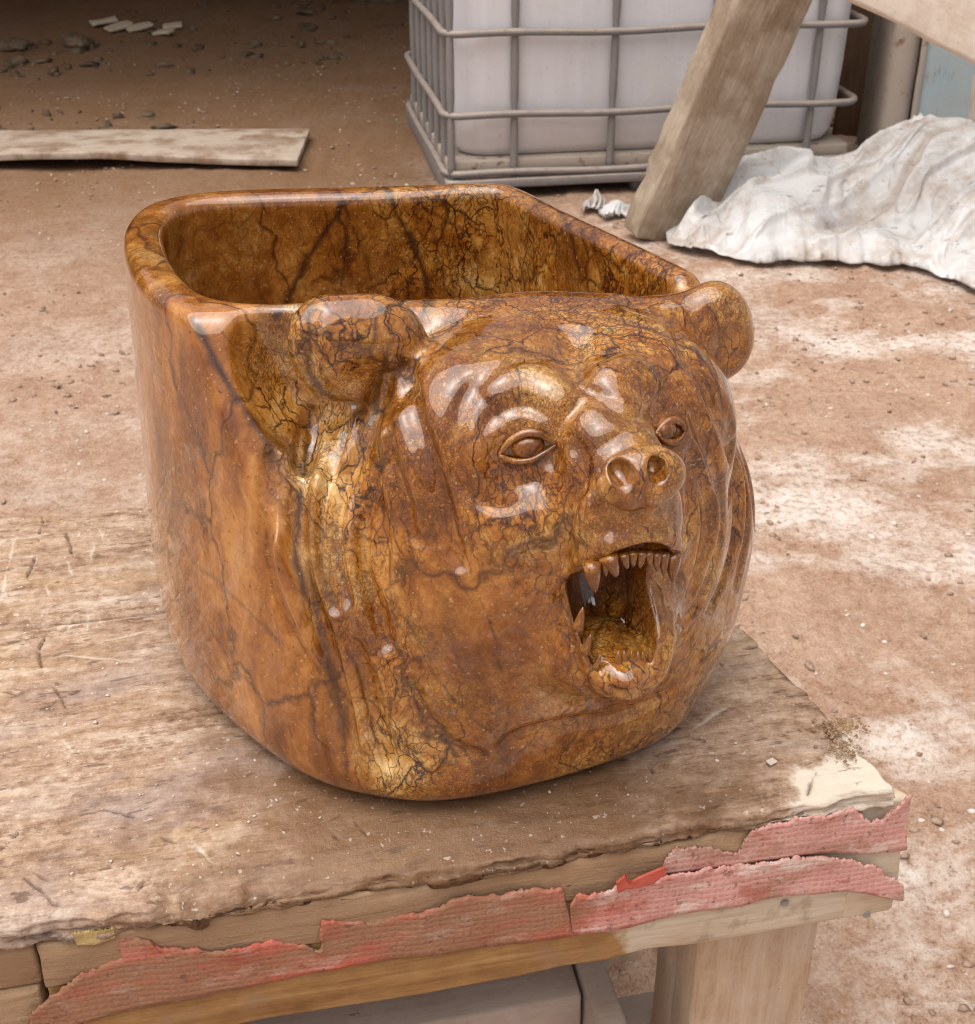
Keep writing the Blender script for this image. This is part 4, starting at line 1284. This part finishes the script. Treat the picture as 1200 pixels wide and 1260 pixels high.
def stroke(px, r, amp, ends=0.25, base=None, break_=0.02, push=0.0):
    amp = amp * (1.55 if base is not None else 1.35)
    """raise (amp<0) or carve (amp>0) a soft line along what the pixels hit"""
    P = hits(base if base is not None else BASE, catmull(px, 6))
    if len(P) < 2: return
    if push: P = P + np.array([0, push, 0])
    L = np.concatenate([[0], np.cumsum(np.linalg.norm(np.diff(P, axis=0), axis=1))])
    u = L / L[-1]
    wt = np.ones_like(u) if ends <= 0 else np.clip(np.minimum(u, 1 - u) / ends, 0.0, 1) ** 0.7
    c = (P.min(0) + P.max(0)) / 2
    s = sub(c, (P.max(0) - P.min(0)) / 2 + 2.6 * r)
    gxs, gys, gzs = X[s[0]], Y[:, s[1]], Z[:, :, s[2]]
    best = None; bw = None
    for i in range(len(P) - 1):
        a, b = P[i], P[i + 1]
        e = b - a
        ee = float(e @ e)
        if ee < 1e-12 or ee > break_ ** 2: continue
        t = np.clip(((gxs - a[0]) * e[0] + (gys - a[1]) * e[1] + (gzs - a[2]) * e[2]) / ee, 0, 1).astype(np.float32)
        d = (gxs - a[0] - t * e[0]) ** 2 + (gys - a[1] - t * e[1]) ** 2 + (gzs - a[2] - t * e[2]) ** 2
        ww = wt[i] + t * (wt[i + 1] - wt[i])
        if best is None: best, bw = d, ww
        else:
            m = d < best
            bw = np.where(m, ww, bw); best = np.minimum(best, d)
    if best is None: return
    if amp > 0 and r < .0042:
        pr = np.exp(-(np.sqrt(best + 1e-6) - 1e-3) / (.72 * r))
    else:
        pr = np.exp(-best / (r * r))
    G[s] += (amp * bw * pr).astype(np.float32)

def blob(px, r, amp, base=None):
    amp = amp * 1.4
    P = hits(base if base is not None else BASE, [px])
    if len(P) == 0: return None
    p = P[0]
    s = sub(p, np.full(3, 2.6 * r))
    d = (X[s[0]] - p[0]) ** 2 + (Y[:, s[1]] - p[1]) ** 2 + (Z[:, :, s[2]] - p[2]) ** 2
    G[s] += (amp * np.exp(-d / (r * r))).astype(np.float32)
    return p

BASE = G.copy()
# broad forms of the face
blob((648, 585), .020, .006)                                   # left eye socket
blob((826, 546), .015, .008)
stroke([(598, 496), (636, 472), (676, 482), (702, 504)], .0145, -.0080, .25)  # left brow
stroke([(736, 482), (756, 462), (784, 458), (812, 482)], .0135, -.0070, .25)  # right brow
stroke([(706, 400), (706, 440), (716, 490)], .010, .004)       # furrow between the brows
stroke([(716, 500), (735, 530), (745, 545)], .012, -.003)      # bridge of the nose
blob((570, 760), .040, -.006)                                  # cheek
blob((540, 480), .03, -.004)
BASE2 = G.copy()
# --- left eye
stroke([(668, 436), (612, 450), (580, 480), (562, 520), (556, 564), (576, 604), (616, 624), (652, 616)], .0055, .0032, base=BASE2)
stroke([(592, 536), (608, 512), (636, 498), (662, 504), (684, 520), (700, 512), (714, 480), (700, 456)], .0032, .0042, base=BASE2)
stroke([(604, 540), (626, 520), (650, 514), (672, 524), (686, 538)], .0040, -.0012, base=BASE2)
blob((648, 547), .010, -.0016, base=BASE2)
blob((640, 640), .020, -.0045, base=BASE2)
stroke([(606, 572), (632, 580), (660, 576), (684, 562)], .0040, -.0009, base=BASE2)
stroke([(604, 580), (640, 596), (672, 584)], .0040, .0018, base=BASE2)
stroke([(684, 520), (680, 550), (676, 580)], .006, .004, base=BASE2)
# --- right eye
stroke([(736, 446), (758, 430), (792, 434), (814, 460), (814, 486)], .0040, .0026, base=BASE2)
stroke([(724, 478), (742, 494), (768, 508), (796, 512), (822, 504)], .0032, .0042, base=BASE2)
blob((822, 529), .009, -.0016, base=BASE2)
stroke([(806, 546), (824, 552), (844, 540)], .0035, -.0016, base=BASE2)
# --- muzzle
stroke([(690, 540), (712, 556), (715, 589), (700, 630), (693, 672), (695, 700)], .0048, .0060, base=BASE2)
stroke([(715, 600), (720, 640), (716, 668)], .008, -.003, base=BASE2)
stroke([(850, 560), (852, 610), (850, 660)], .006, .004, base=BASE2)
# lips
stroke([(694, 716), (712, 696), (742, 674), (780, 664), (816, 664), (846, 682)], .0050, -.0045, base=BASE2, ends=.1)
stroke([(700, 728), (714, 780), (730, 822), (756, 850), (786, 854), (812, 832), (824, 795), (828, 745)], .0042, -.0028, base=BASE2, ends=.1)
stroke([(690, 722), (700, 790), (712, 838), (742, 868), (786, 874), (822, 846)], .0045, .0035, base=BASE2)
LIP = hits(G, catmull([(716, 716), (738, 690), (776, 676), (812, 676), (834, 690)], 6))
LOWLIP = hits(G, catmull([(724, 790), (748, 824), (780, 834), (806, 816), (816, 785)], 6))
MID = hits(G, [(775, 650), (775, 845)])
mc = (MID[0] + MID[1]) / 2
# --- nose pad
NP = hits(BASE2, [(784, 588)])[0]
NOSE_C = NP + np.array([.0005, -.0035, .002])
add(G, NOSE_C, (.0255, .0150, .0175), .003, pitch=-.15)
add(G, NP + np.array([.002, .003, -.021]), (.0150, .013, .0100), .006)
NB = G.copy()
NOSTRILS = []
for q in ((768, 586), (812, 582)):
    p = hits(NB, [q])[0]
    NOSTRILS.append(p)
    cut(G, p + np.array([0, .002, 0]), (.0058, .011, .0068), .003)
stroke([(736, 560), (740, 590), (748, 610), (766, 606), (780, 600), (790, 622), (800, 600), (822, 600), (836, 588)], .0018, .0020, base=NB)
stroke([(790, 605), (790, 640), (786, 662)], .002, .0015, base=NB)
for q in ([(704, 660), (708, 690)], [(728, 650), (730, 682)], [(752, 640), (752, 672)], [(806, 640), (806, 664)], [(830, 648), (828, 672)],
          [(704, 760), (722, 770)], [(708, 792), (728, 798)], [(720, 826), (738, 820)], [(752, 858), (756, 842)], [(806, 852), (800, 838)], [(834, 800), (818, 796)], [(838, 770), (824, 768)]):
    stroke([q[0], ((q[0][0] + q[1][0]) / 2, (q[0][1] + q[1][1]) / 2), q[1]], .0022, .0013, base=NB)
# --- mouth hollow
zt, zb = MID[0][2] - .012, MID[1][2] + .001
yc = (MID[0][1] + MID[1][1]) / 2
MC = np.array([mc[0], yc + .010, (zt + zb) / 2])
cut(G, MC + np.array([.0025, 0, 0]), (.0250, .066, (zt - zb) / 2 + .003), .005, pitch=.0)
cut(G, MC + np.array([.0030, .006, .014]), (.0255, .066, (zt - zb) / 2 - .010), .006)

TONGUE = MC + np.array([.003, .016, -(zt - zb) / 2 + .010])
add(G, TONGUE, (.0175, .033, .0095), .004, pitch=.10)
_tb = G.copy()
stroke([(772, 752), (768, 775), (768, 800)], .0022, .0022, base=_tb)
del _tb

# --- fur: the ruff on both sides, carved flowing locks
FUR = [
    ([(386, 498), (380, 540), (369, 600), (366, 655), (374, 715), (394, 780), (410, 830), (424, 880), (428, 945)], .0062, .0065),
    ([(336, 545), (330, 600), (328, 660), (337, 722), (362, 778), (396, 832), (414, 880), (421, 950)], .0055, .0030),
    ([(474, 455), (464, 500), (444, 556), (423, 606), (415, 656), (421, 706), (436, 752)], .0052, .0055),
    ([(352, 560), (345, 620), (350, 680), (368, 720)], .0045, .0022),
    ([(430, 520), (410, 580), (396, 640), (398, 700), (412, 760)], .0050, .0028),
    ([(504, 442), (508, 500), (528, 560), (543, 615), (556, 670), (572, 705)], .0050, .0042),
    ([(488, 520), (470, 580), (452, 640), (450, 700), (466, 760), (480, 800)], .0050, .0036),
    ([(500, 616), (506, 655), (526, 668), (544, 654), (550, 622)], .0030, .0012),
    ([(440, 780), (452, 850), (470, 910), (480, 950)], .0060, .0025),
    ([(500, 830), (520, 880), (560, 920), (600, 940)], .0060, .0022),
    ([(610, 930), (640, 905), (700, 890), (770, 880), (830, 850)], .0045, .0025),
    ([(848, 432), (880, 490), (902, 560), (906, 640), (892, 710), (870, 760)], .0042, .0042),
    ([(866, 470), (900, 540), (918, 600), (919, 660), (905, 730)], .0036, .0038),
    ([(852, 500), (876, 560), (888, 620), (884, 680), (862, 740), (838, 772)], .0042, .0042),
    ([(848, 545), (866, 590), (872, 640), (862, 700), (848, 740)], .0036, .0030),
    ([(884, 480), (912, 550), (927, 610), (928, 670), (915, 740)], .0032, .0028),
]
for p, r, a in FUR:
    stroke(p, max(.0044, r * .95), a * 1.9, .12, base=BASE2)
RAISE = [
    ([(402, 520), (392, 580), (384, 640), (390, 710), (408, 770)], .006, -.0030),
    ([(450, 470), (432, 540), (410, 600), (404, 660), (412, 720)], .0045, -.0016),
    ([(464, 610), (456, 670), (464, 730)], .004, -.0022),
    ([(490, 460), (492, 520), (508, 580), (522, 630)], .006, -.0022),
    ([(862, 450), (892, 515), (910, 580), (912, 650), (898, 720)], .0035, -.0018),
    ([(862, 520), (880, 585), (880, 650), (864, 710)], .0035, -.0018),
]
RAISE += [([(350, 570), (344, 630), (350, 700), (376, 770), (404, 840), (420, 900)], .0060, -.0030), ([(440, 560), (428, 620), (430, 690), (446, 760), (456, 830)], .0060, -.0030),
          ([(476, 500), (474, 560), (486, 620), (494, 680), (488, 740)], .0060, -.0026), ([(470, 800), (486, 860), (500, 920)], .0065, -.0024), ([(424, 790), (440, 860), (452, 930)], .0060, -.0024)]
for p, r, a in RAISE:
    stroke(p, r, a * 1.7, .3, base=BASE2)
# --- ears: inner creases
stroke([(388, 378), (379, 425), (388, 466), (414, 492), (450, 502)], .0050, .0042, base=BASE2)
stroke([(822, 392), (838, 420), (850, 455), (872, 468)], .0035, .0030, base=BASE2)
stroke([(870, 375), (882, 400), (890, 430)], .0030, .0018, base=BASE2)
stroke([(898, 366), (904, 392), (905, 420)], .0030, .0020, base=BASE2)
# rim: a soft hand-worn wobble
del BASE, NB

EYE_L = [hits(G, catmull(q, 6)) for q in ([(614, 559), (628, 541), (648, 531), (666, 534), (684, 547)], [(614, 559), (632, 566), (654, 564), (670, 556), (684, 547)])]
EYE_R = [hits(G, catmull(q, 6)) for q in ([(806, 532), (813, 521), (824, 516), (834, 520), (841, 530)], [(806, 532), (814, 541), (826, 543), (835, 538), (841, 530)])]
EYE_C = hits(G, [(650, 549), (823, 529)])
EYE_N = grad(G, EYE_C); EYE_N /= np.linalg.norm(EYE_N, axis=1, keepdims=True)
EYE_W = [np.linalg.norm(EYE_L[0][-1] - EYE_L[0][0]), np.linalg.norm(EYE_R[0][-1] - EYE_R[0][0])]

# --- surface nets
def surface(A):
    ins = (A < 0)
    cnt = np.zeros((NX - 1, NY - 1, NZ - 1), np.uint8)
    for a in (0, 1):
        for b in (0, 1):
            for c in (0, 1):
                cnt += ins[a:NX - 1 + a, b:NY - 1 + b, c:NZ - 1 + c]
    act = (cnt > 0) & (cnt < 8)
    ijk = np.argwhere(act)
    vid = np.full(act.shape, -1, np.int32)
    vid[act] = np.arange(len(ijk), dtype=np.int32)
    ctr = LO + (ijk + 0.5) * H
    P = ctr.copy()
    for it in range(4):
        f = sample(A, P)
        g = grad(A, P)
        st = (f / np.maximum((g ** 2).sum(1), 0.15))[:, None] * g
        P = ctr + np.clip(P - st - ctr, -0.9 * H, 0.9 * H)
    quads = []
    for ax in range(3):
        sl0 = [slice(1, n - 1) for n in (NX, NY, NZ)]; sl0[ax] = slice(0, (NX, NY, NZ)[ax] - 1)
        sl1 = list(sl0); sl1[ax] = slice(1, (NX, NY, NZ)[ax])
        a, b = ins[tuple(sl0)], ins[tuple(sl1)]
        e = np.argwhere(a != b)
        flip = a[tuple(e.T)]
        off = np.array([1, 1, 1]); off[ax] = 0
        e = e + off
        d1 = np.zeros(3, int); d2 = np.zeros(3, int)
        d1[(ax + 1) % 3] = 1; d2[(ax + 2) % 3] = 1
        q = np.stack([vid[tuple((e - d1 - d2).T)], vid[tuple((e - d2).T)], vid[tuple(e.T)], vid[tuple((e - d1).T)]], 1)
        q[~flip] = q[~flip][:, ::-1]
        quads.append(q)
    return P, np.concatenate(quads)

SV, SQ = surface(G)
SN = grad(G, SV)
SN /= np.maximum(np.linalg.norm(SN, axis=1, keepdims=True), 1e-9)

# --- veins of the stone and painted fur-groove shade along lines seen in the photograph
VEINS_GROOVES = [  # pixels, half width, strength
    ([(236, 392), (258, 430), (285, 478), (312, 520), (332, 556)], .0042, 1.0),
    ([(262, 396), (290, 430), (315, 462), (345, 500)], .0012, .6),
    ([(384, 500), (376, 560), (367, 620), (366, 680), (376, 730)], .0030, .9),
    ([(380, 690), (392, 760), (405, 820), (420, 880), (428, 960)], .0042, .8),
    ([(384, 372), (378, 420), (386, 470), (420, 496)], .0035, .8),
    ([(498, 390), (484, 412), (472, 456), (462, 500)], .0030, .75),
    ([(512, 470), (520, 530), (545, 595), (575, 690), (604, 770), (622, 840)], .0014, .9),
    ([(432, 390), (410, 420), (396, 455), (420, 480)], .0010, .5),
    ([(690, 398), (686, 430), (716, 470), (700, 515)], .0016, .6),
    ([(420, 250), (400, 285), (378, 320), (352, 372), (340, 390)], .0042, .95),
    ([(415, 232), (428, 270), (424, 320), (414, 372)], .0018, .8),
    ([(476, 232), (492, 268), (512, 310), (525, 350), (523, 384)], .0042, .95),
    ([(500, 240), (530, 262), (575, 290), (590, 330)], .0022, .7),
    ([(430, 270), (450, 320), (470, 384)], .0016, .8),
    ([(510, 300), (490, 340), (478, 384)], .0014, .7),
    ([(640, 262), (660, 300), (682, 340), (692, 368)], .0018, .7),
    ([(690, 262), (706, 300), (716, 350)], .0026, .8),
    ([(716, 280), (735, 320), (742, 365)], .0020, .7),
    ([(600, 258), (626, 300), (632, 340)], .0012, .6),
    ([(540, 270), (552, 320), (560, 372)], .0012, .6),
    ([(176, 545), (200, 620), (240, 690), (300, 745), (345, 790)], .0034, .55),
    ([(190, 580), (230, 720), (290, 820), (345, 880)], .0018, .5),
    ([(172, 350), (190, 400), (215, 450)], .0014, .5),
    ([(480, 780), (520, 860), (560, 930)], .0020, .8),
    ([(430, 800), (450, 860), (470, 940)], .0018, .8),
    ([(440, 760), (470, 850), (490, 930)], .0014, .7),
    ([(500, 760), (540, 840), (600, 900)], .0016, .7),
    ([(620, 840), (625, 880), (612, 930)], .0014, .7),
    ([(625, 880), (680, 850), (720, 800)], .0012, .6),
    ([(838, 372), (856, 410), (862, 450)], .0024, .6),
    ([(868, 368), (886, 410), (880, 450)], .0016, .7),
    ([(836, 366), (826, 400), (836, 430)], .0024, .5),
    ([(700, 740), (702, 800), (700, 840)], .0012, .6),
    ([(860, 560), (880, 640), (862, 720)], .0014, .6),
    ([(900, 560), (908, 640), (890, 730)], .0012, .6),
    ([(560, 680), (580, 740), (600, 760), (650, 745), (700, 740)], .0010, .5),
    ([(455, 650), (480, 640), (500, 640)], .0010, .5),
    ([(545, 590), (535, 640), (510, 700), (500, 760)], .0012, .6),
    ([(690, 262), (672, 250), (640, 230)], .0030, .7),
]
VEINS_GROOVES += [(p, .0013, .62) for p, r, a in FUR if a >= .0028]  # fur grooves darkened too: grime and painted crease shade
vein_groove = np.zeros(len(SV), np.float32)
wob = 0.0022
vn = np.stack([fbm(SV[:, 0] * 60, SV[:, 1] * 60, SV[:, 2] * 60, 3, 100 + k) for k in range(3)], 1) * wob
SW = SV + vn
for px, hw, st in VEINS_GROOVES:
    P = hits(G, catmull(px, 5))
    if len(P) < 2: continue
    lo, hi = P.min(0) - .012, P.max(0) + .012
    m = np.nonzero(np.all((SW > lo) & (SW < hi), axis=1))[0]
    Q = SW[m]
    best = np.full(len(m), 1e9)
    for i in range(len(P) - 1):
        e = P[i + 1] - P[i]; ee = e @ e
        if ee > .02 ** 2 or ee < 1e-12: continue
        t = np.clip(((Q - P[i]) @ e) / ee, 0, 1)
        best = np.minimum(best, np.linalg.norm(Q - P[i] - t[:, None] * e, axis=1))
    width = hw * (0.75 + 0.6 * vnoise(Q[:, 0] * 90, Q[:, 1] * 90, Q[:, 2] * 90, 55))
    val = st * np.clip(1.25 - best / np.maximum(width, 4e-4), 0, 1)
    vein_groove[m] = np.maximum(vein_groove[m], val.astype(np.float32))

# which stretch of the block is the crackled golden seam, which the smooth brown stone
crk = smoothstep(-.175, -.135, SV[:, 0] + .05 * fbm(SV[:, 0] * 9, SV[:, 1] * 9, SV[:, 2] * 9, 3, 5) - .25 * np.clip(SV[:, 1] + .03, 0, .05))
crk = np.where(SV[:, 1] > 0.03, 0.35 + 0.65 * smoothstep(-.09, .02, SV[:, 0]), crk)

for q, rad, k in (((600, 770), .050, .85), ((680, 900), .035, .5), ((520, 700), .03, .4)):
    p = hits(G, [q])[0]
    crk = crk * (1 - k * np.exp(-((SV - p) ** 2).sum(1) / rad ** 2))
# --- parts
dh = sample(head, SV); dtb = sample(tub, SV)
part = np.zeros(len(SV), np.int8)                      # 0 bowl, 1 head, 2 ear, 3 nose, 4 eye
part[(dh < dtb + .002) & (SV[:, 1] < .012) & (dh < .02)] = 1
def inside(c, r, k=1.12):
    return (((SV - np.asarray(c)) / (np.asarray(r) * k)) ** 2).sum(1) < 1
for e in (ear_l, ear_r):
    part[inside(e['c'], (e['r'][0], .030, e['r'][2])) & (SV[:, 2] > .255)] = 2
part[inside(NOSE_C, (.0262, .022, .0195), 1.06) & (SV[:, 1] < NOSE_C[1] + .004)] = 3
part[inside(TONGUE, (.0185, .036, .0120), 1.10) & (SV[:, 2] > TONGUE[2] - .004)] = 5
fp = part[SQ].max(1)
fc = SV[SQ].mean(1)

def stone_part(name, sel, mat, parent):
    q = SQ[sel]
    used, inv = np.unique(q, return_inverse=True)
    me = bpy.data.meshes.new(name)
    nv, nf = len(used), len(q)
    me.vertices.add(nv)
    me.vertices.foreach_set('co', SV[used].astype(np.float32).ravel())
    me.loops.add(nf * 4)
    me.loops.foreach_set('vertex_index', inv.astype(np.int32).ravel())
    me.polygons.add(nf)
    me.polygons.foreach_set('loop_start', (np.arange(nf) * 4).astype(np.int32))
    me.polygons.foreach_set('use_smooth', np.ones(nf, bool))
    me.update(calc_edges=True)
    me.validate()
    a = me.attributes.new('vein_groove', 'FLOAT', 'POINT'); a.data.foreach_set('value', vein_groove[used])
    a = me.attributes.new('crackle', 'FLOAT', 'POINT'); a.data.foreach_set('value', crk[used].astype(np.float32))
    me.normals_split_custom_set_from_vertices(SN[used].tolist())
    me.materials.append(mat)
    o = bpy.data.objects.new(name, me)
    COL.objects.link(o)
    o.parent = parent
    return o

basin = empty('stone_basin', SINK_LOC, SINK_ROT)
tag(basin, 'glossy brown veined stone basin carved with a roaring bear head, standing on the bench', 'basin')
stone_part('bowl', fp == 0, M_STONE, basin)
bear_head = stone_part('bear_head', fp == 1, M_STONE, basin)
for sx in (-1, 1):
    stone_part('ear', (fp == 2) & (np.sign(fc[:, 0] - HX) == sx), M_STONE, bear_head)
stone_part('nose', fp == 3, M_STONE, bear_head)
def with_attr(o, crackle=.8, dark=0.0):
    n = len(o.data.vertices)
    a = o.data.attributes.new('crackle', 'FLOAT', 'POINT'); a.data.foreach_set('value', np.full(n, crackle, np.float32))
    a = o.data.attributes.new('vein_groove', 'FLOAT', 'POINT'); a.data.foreach_set('value', np.full(n, dark, np.float32))
    return o
def eye(c, lids, w, gn):
    w = min(w, .0235)
    nrm = -dir_local(ray(650, 549)); nrm = nrm / np.linalg.norm(nrm) * .5 + gn; nrm /= np.linalg.norm(nrm)
    ux = lids[0][-1] - lids[0][0]; ux = ux / np.linalg.norm(ux)
    uf = nrm - ux * (nrm @ ux); uf /= np.linalg.norm(uf)
    uz = np.cross(ux, uf); uz = uz if uz[2] > 0 else -uz
    R = np.stack([ux, uf, uz], 1)
    nu, nv = 40, 24
    V = []
    for i in range(nv):
        th = math.pi * i / (nv - 1)
        for j in range(nu):
            ph = 2 * math.pi * j / nu
            d = np.array([math.sin(th) * math.cos(ph), math.cos(th), math.sin(th) * math.sin(ph)])
            rr = math.hypot(d[0] * w * .40, d[2] * w * .30)
            k = 1.0
            if d[1] > 0:
                k += .05 * math.exp(-((rr - .0030) / .0006) ** 2) - .10 * math.exp(-(rr / .0010) ** 2)
            V.append(R @ (d * np.array([w * .40, w * .24, w * .30]) * k))
    F = [(i * nu + j, i * nu + (j + 1) % nu, (i + 1) * nu + (j + 1) % nu, (i + 1) * nu + j) for i in range(nv - 1) for j in range(nu)]
    o = with_attr(obj_from('eye', np.array(V), F, M_STONE, bear_head), .4)
    o.location = c - uf * (w * .075)
    bm = bmesh.new(); bm.from_mesh(o.data); bmesh.ops.remove_doubles(bm, verts=bm.verts, dist=1e-6); bmesh.ops.recalc_face_normals(bm, faces=bm.faces); bm.to_mesh(o.data); bm.free()
    for k, L in enumerate(lids):
        P = L + uf * .0010
        n = len(P)
        rad = [(.0008 + (.0016 if k == 0 else .0012) * math.sin(math.pi * q / (n - 1)) ** .6) for q in range(n)]
        mid = P.mean(0)
        bulge = np.array([math.sin(math.pi * q / (n - 1)) for q in range(n)])[:, None] * uf * .0018
        bm = bmesh.new()
        tube(bm, [Vector(p - mid) for p in (P + bulge)], rad, 10)
        bmesh.ops.recalc_face_normals(bm, faces=bm.faces)
        o = bm_obj('eyelid', bm, M_STONE, bear_head, True)
        with_attr(o, .7)
        o.location = mid
eye(EYE_C[0], EYE_L, EYE_W[0], EYE_N[0])
eye(EYE_C[1], EYE_R, EYE_W[1], EYE_N[1])
stone_part('tongue', fp == 5, M_STONE, bear_head)
# --- teeth
TR = random.Random(5)
def tooth(px_base, px_tip, r, back, lean=0.0):
    pl = Vector((0, 0, 0))
    def at(q, yl):
        d = dir_local(ray(*q)); t = (yl - ORG[1]) / d[1]
        return ORG + t * d
    b = at(px_base, back); tp = at(px_tip, back + lean)
    vr = TR.uniform(.85, 1.15); tp = tp + np.array([TR.uniform(-.0008, .0008), 0, TR.uniform(-.0012, .0012)])
    ax = tp - b; L = np.linalg.norm(ax); ax = ax / L
    b = b - ax * .004; L += .004
    side = np.cross(ax, [0, 1, 0]); side /= np.linalg.norm(side); dep = np.cross(side, ax)
    V, seg, nr = [], 10, 7
    for i in range(nr):
        t = i / (nr - 1)
        rr = r * vr * (1 - .78 * t ** 1.6) * (1.0 if i < nr - 1 else .35)
        for k in range(seg):
            a = 2 * math.pi * k / seg
            V.append(b + ax * (t * L) + side * rr * math.cos(a) + dep * rr * 1.1 * math.sin(a))
    F = [(i * seg + k, i * seg + (k + 1) % seg, (i + 1) * seg + (k + 1) % seg, (i + 1) * seg + k) for i in range(nr - 1) for k in range(seg)]
    F.append(tuple(range(seg))[::-1]); F.append(tuple(range((nr - 1) * seg, nr * seg)))
    V = np.array(V); o0 = V.mean(0)
    o = obj_from('tooth', V - o0, F, M_STONE, bear_head)
    o.location = o0
    a = o.data.attributes.new('crackle', 'FLOAT', 'POINT'); a.data.foreach_set('value', np.full(len(o.data.vertices), 1.0, np.float32))
    # outward faces
    bm = bmesh.new(); bm.from_mesh(o.data); bmesh.ops.recalc_face_normals(bm, faces=bm.faces); bm.to_mesh(o.data); bm.free()
    return o
YL = LIP[:, 1].min() + .006
for q in (((729, 700), (732, 732), .0050, YL + .004), ((752, 690), (758, 713), .0042, YL + .001), ((744, 694), (746, 712), .003, YL + .003),
          ((769, 688), (771, 699), .0030, YL), ((779, 686), (780, 698), .0030, YL), ((789, 686), (789, 698), .0030, YL),
          ((799, 686), (799, 699), .0030, YL), ((808, 687), (808, 702), .0034, YL + .001),
          ((828, 688), (829, 714), .0046, YL + .004), ((817, 687), (818, 708), .0030, YL + .002)):
    tooth(*q)
YB = LOWLIP[:, 1].min() + .0065
for q in (((760, 828), (760, 800), .0036, YB), ((768, 830), (768, 801), .0036, YB), ((776, 831), (776, 802), .0036, YB), ((784, 830), (784, 801), .0036, YB),
          ((792, 828), (792, 800), .0036, YB), ((800, 825), (800, 798), .0034, YB),
          ((713, 768), (717, 746), .0038, YB + .008), ((722, 796), (726, 780), .0032, YB + .006), ((817, 786), (816, 766), .0036, YB + .006), ((735, 816), (738, 803), .0028, YB + .003)):
    tooth(*q)
del G, tub, head, BASE2
